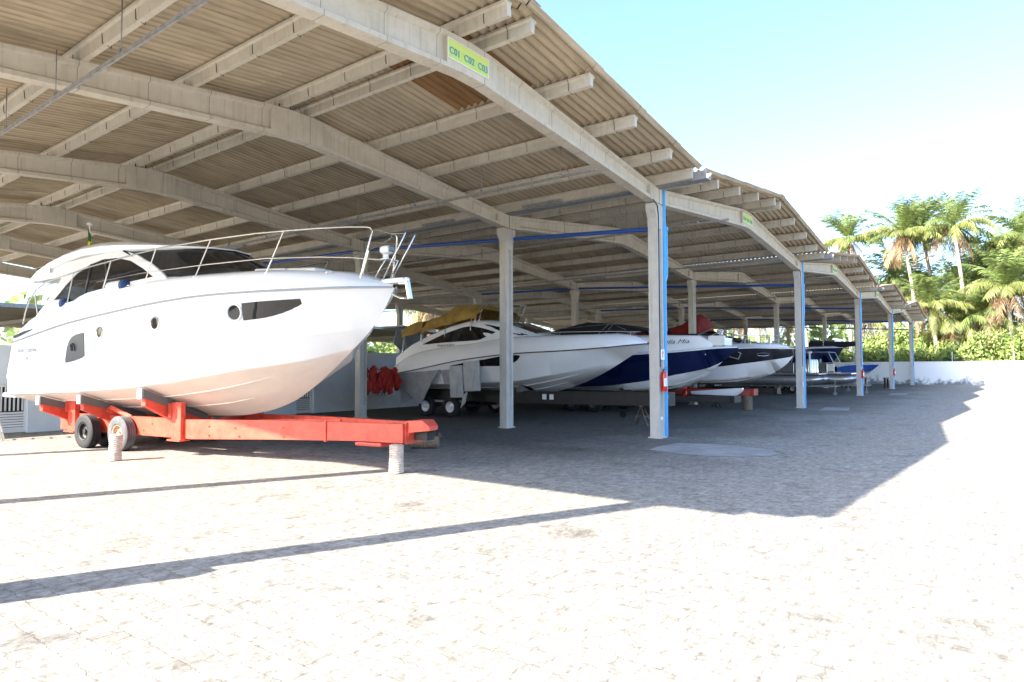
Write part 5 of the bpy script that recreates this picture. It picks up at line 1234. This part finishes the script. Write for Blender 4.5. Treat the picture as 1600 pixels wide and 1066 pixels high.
b = MB(); S_ = lambda s, z: frame_loc(s, H4.side(s, z) + .015, z)
b.tube([S_(2.32, 2.22), S_(2.12, 2.14), S_(1.86, 2.06), S_(1.76, 2.30), S_(1.86, 2.36)], [.006, .02, .032, .036, .012], 6); b.build('emblem', M['steel'], c4)
b = MB(); b.tube([S_(.98 + .22 * math.cos(a), 2.245 + .06 * math.sin(a)) for a in np.linspace(0, 5.8, 16)], .009, 5); b.build('scroll_emblem', M['steel'], c4)
b = MB()
for sg in (1, -1):
    for zz, r_ in ((3.02, .013), (2.85, .009)):
        b.tube([frame_loc(4.2, sg * 1.35, zz)] + [frame_loc(s, sg * (H4.sec(s)[-1][0] - .22), zz) for s in (3, 2, 1.2, .7)] + [frame_loc(.35, 0, zz)], r_, 6)
    for s in (3.4, 2.4, 1.5, .8): b.tube([frame_loc(s, sg * (H4.sec(s)[-1][0] - .25), 2.6), frame_loc(s - .12, sg * (H4.sec(s - .12)[-1][0] - .22), 3.02)], .01, 5)
b.build('guard_rail', M['steel'], c4)
b = house([(2.4, .7, 2.7, .6, 2.74, .05), (3.1, .95, 2.66, .8, 3.02, .1), (5.0, 1.15, 2.6, 1.0, 3.05, .12), (7.5, 1.2, 2.55, 1.1, 3.0, .1)]); b.build('cuddy', M['ovr'], c4)
e4 = MB()
for sg in (1, -1): e4.tube([frame_loc(2.3, sg * 1.15, 2.62), frame_loc(2.1, sg * 1.15, 2.95), frame_loc(2.2, sg * 1.05, 3.12), frame_loc(2.6, sg * .9, 3.16)], .028, 8); e4.tube([frame_loc(2.6, sg * 1.15, 2.62), frame_loc(2.35, sg * 1.12, 3.0)], .022, 8)
e4.tube([frame_loc(2.6, .9, 3.16), frame_loc(2.6, -.9, 3.16)], .028, 8); e4.build('arch', M['steel'], c4)
b = MB(); b.lathe([(.05, 0), (.05, .12), (.13, .15), (.14, .26), (.09, .30), (.001, .31)], frame_loc(2.75, .75, 3.04), n=16); b.build('radar', M['white'], c4)
cover('boat_canopy', [(2.55, 2.72, 3.02), (3.0, 2.74, 3.18), (3.8, 2.76, 3.22), (4.6, 2.76, 3.20), (5.2, 2.74, 3.12)], .95, 1.2, 'blackfab', 'dark navy cover bulging over the cuddy of the black and white boat', 'canopy', B4, n=11, amp=.02, seed=4)
cover('canvas_cover', [(4.6, 2.72, 3.5), (4.8, 2.72, 3.62), (4.9, 2.74, 4.15), (5.15, 2.74, 4.35), (5.8, 2.74, 3.95), (6.5, 2.72, 3.72), (7.6, 2.7, 3.7), (8.6, 2.68, 3.7), (9.9, 2.6, 3.6)], .55, 1.3, 'redfab', 'dark red canvas tent with a peak over a boat behind the black one', 'canvas', (31.4, 6.7), n=11, amp=.03, seed=6)
t4 = trailer((27.15, 7.6, 0), 0, 'dull red trailer resting its nose on an upright log', .55, 8.6, .95, .22, .60, 0, 'red2', (5.4, 6.5), 1.0, 'rustrim', .24)
# white surfboard like hull panel on the red beam
b = MB(); rows = []
for i in range(21):
    t = i / 20; y = -1.05 + 2.1 * t; hw = .30 * math.sin(math.pi * min(1, .04 + t * .93)) ** .6; dz = -.14 + .12 * (abs(t - .55) * 2) ** 2
    rows.append([(x_ * .07, y, .0 + dz + z_ * hw) for x_, z_ in ((0, -1), (-.7, -.6), (-1, 0), (-.7, .45), (0, .55), (.7, .45), (1, 0), (.7, -.6))])
b.loft(rows, 0, True, close=True, cap=True); o = b.build('paddle_board', M['gel2']); o.location = (26.42, 9.35, .80); o.rotation_euler = (R(-3), 0, R(4)); tag(o, 'white pointed board leaning on its edge along the dull red trailer beam', 'board')

# ---- further boats
def simple_boat(name, loc, label, cat, S, keel, zr, split, mats, wk=1.0, deckz=.08, extras=None, rz=0):
    c = empty(name, (*loc, 0), rz, label, cat)
    H = Hull(S, keel, [([(0, 0), (.8, 0), (1.5, .55 * wk), (3, 1.1 * wk), (S, 1.25 * wk)], [(0, keel[0][1] - .6), (.8, float(np.interp(.8, [k[0] for k in keel], [k[1] for k in keel])) + .01), (1.5, keel[-1][1] + .6), (3, keel[-1][1] + .35), (S, keel[-1][1] + .28)]),
      ([(0, 0), (split[0], 0), (split[0] + .5, .6 * wk), (2.2, 1.2 * wk), (4, 1.45 * wk), (S, 1.48 * wk)], [(0, split[1] + .06), (split[0], split[1]), (2.2, split[1] - .3), (S, split[1] - .5)]),
      (W0(wk), [(0, zr), (2, zr - .05), (S, zr - .25)])])
    b = H.mesh([0, 1, 1]) if mats[2] == 'low' else H.mesh([0, 0, 1]); H.strake(b, .6, 1.6, S - .2, .02, 0); b.build('hull', [M[mats[0]], M[mats[1]]], c)
    b = deckmesh(H, [(0, zr + .07), (2, zr + .05), (S, zr - .15)], .16, deckz); b.build('deck', M['gel2'], c)
    return c, H
c5, H5 = simple_boat('navy_boat', (50, 8.75), 'tall deep navy hull with white deck, bow reaching just short of the third column', 'yacht', 10.5, [(0, 3.0), (.25, 2.6), (.6, 2.15), (1.0, 1.7), (1.7, 1.3), (2.8, 1.05), (10.5, .9)], 3.05, (1.2, 1.58), ('navy', 'navy', 'x'), wk=1.15)
b = MB()
for sg in (1, -1):
    b.tube([frame_loc(s, sg * max(.08, H5.sec(s)[-1][0] - .2), 3.6) for s in (4, 3, 2, 1.2, .6)] + [frame_loc(.2, 0, 3.6)], .016, 6)
    for s in (3, 2, 1.1): b.tube([frame_loc(s, sg * (H5.sec(s)[-1][0] - .22), 3.1), frame_loc(s, sg * (H5.sec(s)[-1][0] - .2), 3.6)], .01, 5)
b.build('guard_rail', M['steel'], c5)
b = MB(); b.bbox(frame_loc(-.2, 0, 3.03), (.14, .6, .09), .02); b.tube([frame_loc(-.45, 0, 3.05), frame_loc(-.6, 0, 2.75)], .05, 6); b.build('anchor', M['steel'], c5)
trailer((50, 8.75, 0), 0, 'brown trailer under the tall deep navy hull', .9, 9.6, .95, .25, .62, 0, 'dark', (5.3, 6.4), .85, 'steelgrey', .22)
def dinghy(loc, rz, S, label, z0, m='blackfab', wd=.75):
    b = MB(); rows = []
    for i in range(15):
        t = i / 14; y = S * t; w_ = wd * min(1, (t * 3.2 + .06)) ** .55 * (1 - .15 * t); h_ = (.24 + .22 * t) * min(1, t * 4 + .25); lift = .16 * (1 - min(1, t * 2.5)) ** 2
        rows.append([(w_ * x, y, z0 + lift + h_ * z) for x, z in ((-1, .1), (-.8, -.35), (0, -.45), (.8, -.35), (1, .1), (.85, .5), (.4, .75), (0, .85), (-.4, .75), (-.85, .5))])
    b.loft(rows, 0, True, close=True, cap=True); o = b.build('covered_dinghy', M[m]); o.location = (*loc, 0); o.rotation_euler = (0, 0, rz); return tag(o, label, 'dinghy', None)
dinghy((50.2, 7.5), 0, 3.4, 'black covered dinghy lying across the navy boat deck, tip past its bow', 3.22, wd=.8)
c6, H6 = simple_boat('dark_boat', (31.9, 8.3), 'dark hulled boat mostly hidden behind the second front column, black canopy above', 'speedboat', 8, [(0, 2.3), (.5, 1.7), (1.2, 1.2), (2.4, .95), (8, .85)], 2.4, (.7, 1.7), ('gel2', 'black', 'x'))
trailer((31.9, 8.3, 0), 0, 'rust brown trailer behind the second front column', .2, 8, .95, .25, .5, 0, 'dark', (5.2, 6.2), .9, 'rustrim', .24)
cover('boat_canopy', [(1.2, 2.9, 2.96), (2.0, 2.9, 3.16), (3.2, 2.9, 3.24), (4.4, 2.88, 3.18), (5.0, 2.86, 3.1)], .8, 1.1, 'blackfab', 'low black canopy seen just left of the second front column', 'canopy', (31.9, 8.3), n=9, amp=.02, seed=9)
b = MB()
for sg in (1, -1):
    for s in (1.6, 4.6): b.tube([frame_loc(s, sg * 1.0, 2.4), frame_loc(s, sg * 1.0, 2.95)], .018, 6)
b.build('canopy_frame', M['steel'], c6)
cover('boat_canopy', [(3, 3.45, 3.5), (4, 3.45, 3.72), (6, 3.42, 3.74), (7, 3.4, 3.5)], .8, 1.2, 'blackfab', 'black canopy high behind the second front column, farther back', 'canopy', (33.4, 8.8), n=9, amp=.02, seed=19)
c7, H7 = simple_boat('open_boat', (33.4, 10.2), 'open white boat on the far side of the dark boat, carrying a high black canopy', 'speedboat', 7, [(0, 2.3), (.5, 1.7), (1.2, 1.2), (2.4, .95), (7, .85)], 2.4, (.7, 1.7), ('gel2', 'gel2', 'x'), wk=.8)
b = MB()
for sg in (1, -1):
    for s in (1.8, 5.2): b.tube([frame_loc(s, sg * .9, 2.3), frame_loc(s, sg * 1.05, 3.48)], .02, 6)
b.build('canopy_frame', M['steel'], c7)
trailer((33.4, 10.2, 0), 0, 'low dark trailer under the open white boat', .2, 7, .8, .25, .5, 0, 'dark', (4.6, 5.6), .9, 'rustrim', .22, arms=(3, 5))

# ---- pontoon boats in aluminium
def pontoon(loc, label, S=6.4, group=None, seats=True):
    c = empty('pontoon_boat', (*loc, 0), 0, label, 'pontoon boat', group)
    for sg in (1, -1):
        b = MB(); b.tube([frame_loc(.0, sg * .85, 1.02), frame_loc(.25, sg * .85, .98), frame_loc(.7, sg * .85, .93), frame_loc(S, sg * .85, .93)], [.03, .2, .30, .30], 18); b.build('pontoon', M['alu'], c)
    b = MB(); b.bbox(frame_loc(S / 2 + .2, 0, 1.30), (2.3, S - .1, .09), .02); b.build('deck', M['alu'], c)
    for sg in (1, -1):
        b = MB(); b.bbox(frame_loc(S / 2 + .8, sg * 1.12, 1.68), (.03, S - 2.0, .55), .01); b.build('side_panel', M['steelgrey'], c)
        b = MB(); b.tube([frame_loc(1.7, sg * 1.12, 1.35), frame_loc(1.7, sg * 1.12, 1.95), frame_loc(1.85, sg * 1.12, 2.0), frame_loc(S - .1, sg * 1.12, 2.0), frame_loc(S, sg * 1.12, 1.95), frame_loc(S, sg * 1.12, 1.35)], .025, 8); b.build('rail', M['alu'], c)
    b = MB(); b.tube([frame_loc(1.7, -1.12, 2.0), frame_loc(1.7, 1.12, 2.0)], .025, 8); b.bbox(frame_loc(1.7, 0, 1.68), (2.2, .03, .5), .01); b.build('front_panel', M['steelgrey'], c)
    if seats:
        for k in (-.6, .1, .8):
            b = MB(); b.lathe([(.24, 0), (.27, .03), (.27, .75), (.22, .84), (.001, .85)], (k, .95, 1.36), n=20); b.build('drum_seat', M['steel'], c)
        b = MB(); b.tube([(-.95, .8, 1.35), (-.95, .8, 2.55)], .05, 8); b.lathe([(.1, 0), (.16, .06), (.14, .12), (.001, .14)], (-.95, .8, 2.55), n=14); b.build('light_post', M['white'], c)
    else:
        b = MB(); b.bbox((.2, 2.6, 1.7), (.7, .6, .7), .05); b.bbox((.2, 2.35, 2.1), (.5, .05, .35), .02); b.build('console', M['steelgrey'], c)
        b = MB(); b.tube([(-1.12, 1.3, 2.0), (-1.12, 1.6, 2.7), (-1.12, 3.6, 2.72), (-1.12, 3.9, 2.0)], .025, 8); b.tube([(1.12, 1.3, 2.0), (1.12, 1.6, 2.7), (1.12, 3.6, 2.72), (1.12, 3.9, 2.0)], .025, 8)
        b.tube([(-1.12, 1.6, 2.7), (1.12, 1.6, 2.7)], .025, 8); b.build('roof_frame', M['alu'], c)
    t = empty('pontoon_trailer', (*loc, 0), 0, label.split(',')[0].replace('pontoon boat', 'trailer below the pontoon boat'), 'trailer')
    for sg in (1, -1):
        b = MB(); b.box(frame_loc(S / 2 - .3, sg * .55, .55), (.08, S + .6, .10)); b.build('side_beam', M['galv'], t)
        wheel(t, frame_loc(S * .6, sg * 1.05, .26), .26, .16, 'gel2', 'rubber', -sg, .14)
    for s in (.8, 2.6, 4.4):
        b = MB(); b.box(frame_loc(s, 0, .54), (2.0, .08, .08)); b.build('cross_beam', M['galv'], t)
    b = MB(); b.tube([frame_loc(S * .6, -1.0, .26), frame_loc(S * .6, 1.0, .26)], .03, 6); b.build('axle', M['galv'], t); b = MB(); b.tube([frame_loc(-.4, 0, .1), frame_loc(-.4, 0, .9)], .03, 6); b.lathe([(.001, -.05), (.10, -.05), (.10, .05), (.001, .05)], frame_loc(-.4, 0, .1), 'x', 12); b.build('jockey_post', M['galv'], t)
    return c
pontoon((43.9, 8.6), 'aluminium pontoon boat with shiny drum seats, beside the second front column')
pontoon((47.4, 7.4), 'aluminium pontoon boat with roof frame and dark panels, left of the third column', seats=False)
pontoon((51.8, 9.2), 'aluminium pontoon boat half hidden by the third column, farthest of the pontoons', seats=False)

# ---- small blue skiff on dark supports near the end
c8, H8 = simple_boat('blue_skiff', (60.5, 7.9), 'small bright blue and grey skiff, raised bow just right of the third front column', 'skiff', 3.0, [(0, 1.95), (.5, 1.5), (1.0, 1.12), (1.5, .92), (3.0, .86)], 1.92, (.5, 1.42), ('steelgrey', 'skiffblue', 'x') if False else ('palefab', 'deepblue', 'x'), wk=.7)
e = empty('skiff_cradle', (60.5, 7.9, 0), 0, 'dark timber cradle under the small blue skiff', 'cradle')
for s in (-.4, 1.2, 2.4):
    b = MB(); b.box(frame_loc(s, 0, .80), (2.2, .14, .12)); b.box(frame_loc(s, .8, .37), (.14, .14, .74)); b.box(frame_loc(s, -.8, .37), (.14, .14, .74)); b.build('bearer', M['dark'], e)
# ---- boats deeper in the shed that fill the far bays
for i, (x, y, lab, hm) in enumerate(((61.0, 10.5, 'low grey boat deep in the last bay before the end wall', 'steelgrey'), (50.0, 14.5, 'pale boat stored deep behind the pontoon boats', 'gel2'), (43.5, 15.5, 'white boat stored deep behind the drum seats', 'gel2'))):
    cc, HH = simple_boat('stored_boat', (x, y), lab, 'boat', 6, [(0, 1.7), (.5, 1.3), (1.2, .9), (6, .7)], 1.75, (.6, 1.2), (hm, hm, 'x'), wk=.75)
    trailer((x, y, 0), 0, 'small dark trailer below the ' + lab.split(' stored')[0].split(' deep')[0], .3, 6, .7, .25, .4, 0, 'dark', (4.2,), .72, 'steelgrey', .14, arms=(2, 4))

# ---------------------------------------------------------------- fire extinguishers and notices
def extinguisher(k, label, hgt_=1.15, lowz=0):
    x, y = XC(k) - .02, ROWS[0] - .19
    e = empty('fire_extinguisher', (x, y, hgt_), 0, label, 'extinguisher', 'extinguishers on the front columns')
    b = MB(); b.lathe([(.001, 0), (.07, .0), (.083, .02), (.083, .40), (.07, .455), (.035, .485), (.028, .50)], (0, 0, 0), n=24); b.build('cylinder', M['extred'], e)
    b = MB(); b.loft([[(r_ * math.sin(a), -r_ * math.cos(a), z) for a in np.linspace(-1.15, 1.0, 12)] for r_, z in ((.083, .13), (.0845, .13), (.0845, .33), (.083, .33))], 0, True); lb = b.build('label_band', M['white'], e)
    b = MB()
    for z, w_ in ((.30, .045), (.28, .06), (.25, .05), (.22, .06), (.19, .04), (.165, .055)): b.add([( .0852 * math.sin(a), -.0852 * math.cos(a), z + dz) for dz in (0, .008) for a in np.linspace(-w_ / .085, w_ / .085, 5)], [(i, i + 1, i + 6, i + 5) for i in range(4)])
    b.build('print', M['inkgrey'], lb)
    b = MB(); b.bbox((0, 0, .53), (.045, .045, .06), .01); b.tube([(0, 0, .56), (.02, -.03, .585), (.05, -.10, .60)], .009, 6); b.tube([(0, 0, .53), (.03, -.05, .545), (.05, -.1, .55)], .008, 6); b.build('valve', M['steelgrey'], e)
    b = MB(); b.tube([(0, 0, .53), (-.05, -.02, .54), (-.10, -.01, .48), (-.105, 0, .36), (-.098, 0, .14), (-.095, 0, .06)], .011, 8); b.build('hose', M['rubber'], e)
    b = MB(); b.bbox((0, .08, .33), (.05, .06, .05), .01); b.build('bracket', M['steelgrey'], e)
    return e
extinguisher(0, 'fire extinguisher with white label on the nearest front column')
extinguisher(2, 'fire extinguisher on the third front column beside the pontoon boats', 1.05)
extinguisher(3, 'fire extinguisher on the fourth front column near the end wall', 1.05)
e = empty('fire_notice', (XC(0) + .03, ROWS[0] - .142, 2.06), 0, 'white notice with red extinguisher symbol above the nearest extinguisher', 'sign')
b = MB(); b.bbox((0, 0, 0), (.22, .012, .26), .003); b.build('board', M['white'], e)
b = MB(); b.bbox((-.01, -.008, -.01), (.045, .006, .14), .002); b.bbox((-.005, -.008, .075), (.02, .006, .03), .002); b.tube([(0, -.008, .09), (.03, -.008, .07), (.035, -.008, .02)], .005, 4); b.build('symbol', M['extred'], e)

e = empty('jack_stand', (27.9, 9.9, 0), 0, 'small black splayed jack stand on the ground below the white board', 'stand')
for k in range(4):
    a = k * math.pi / 2 + .6; b = MB(); b.tube([(.20 * math.cos(a), .20 * math.sin(a), 0), (.04 * math.cos(a), .04 * math.sin(a), .30)], .018, 5); b.build('leg', M['dark'], e)
b = MB(); b.tube([(0, 0, .22), (0, 0, .42)], .035, 8); b.box((0, 0, .43), (.12, .08, .02)); b.build('post', M['dark'], e)
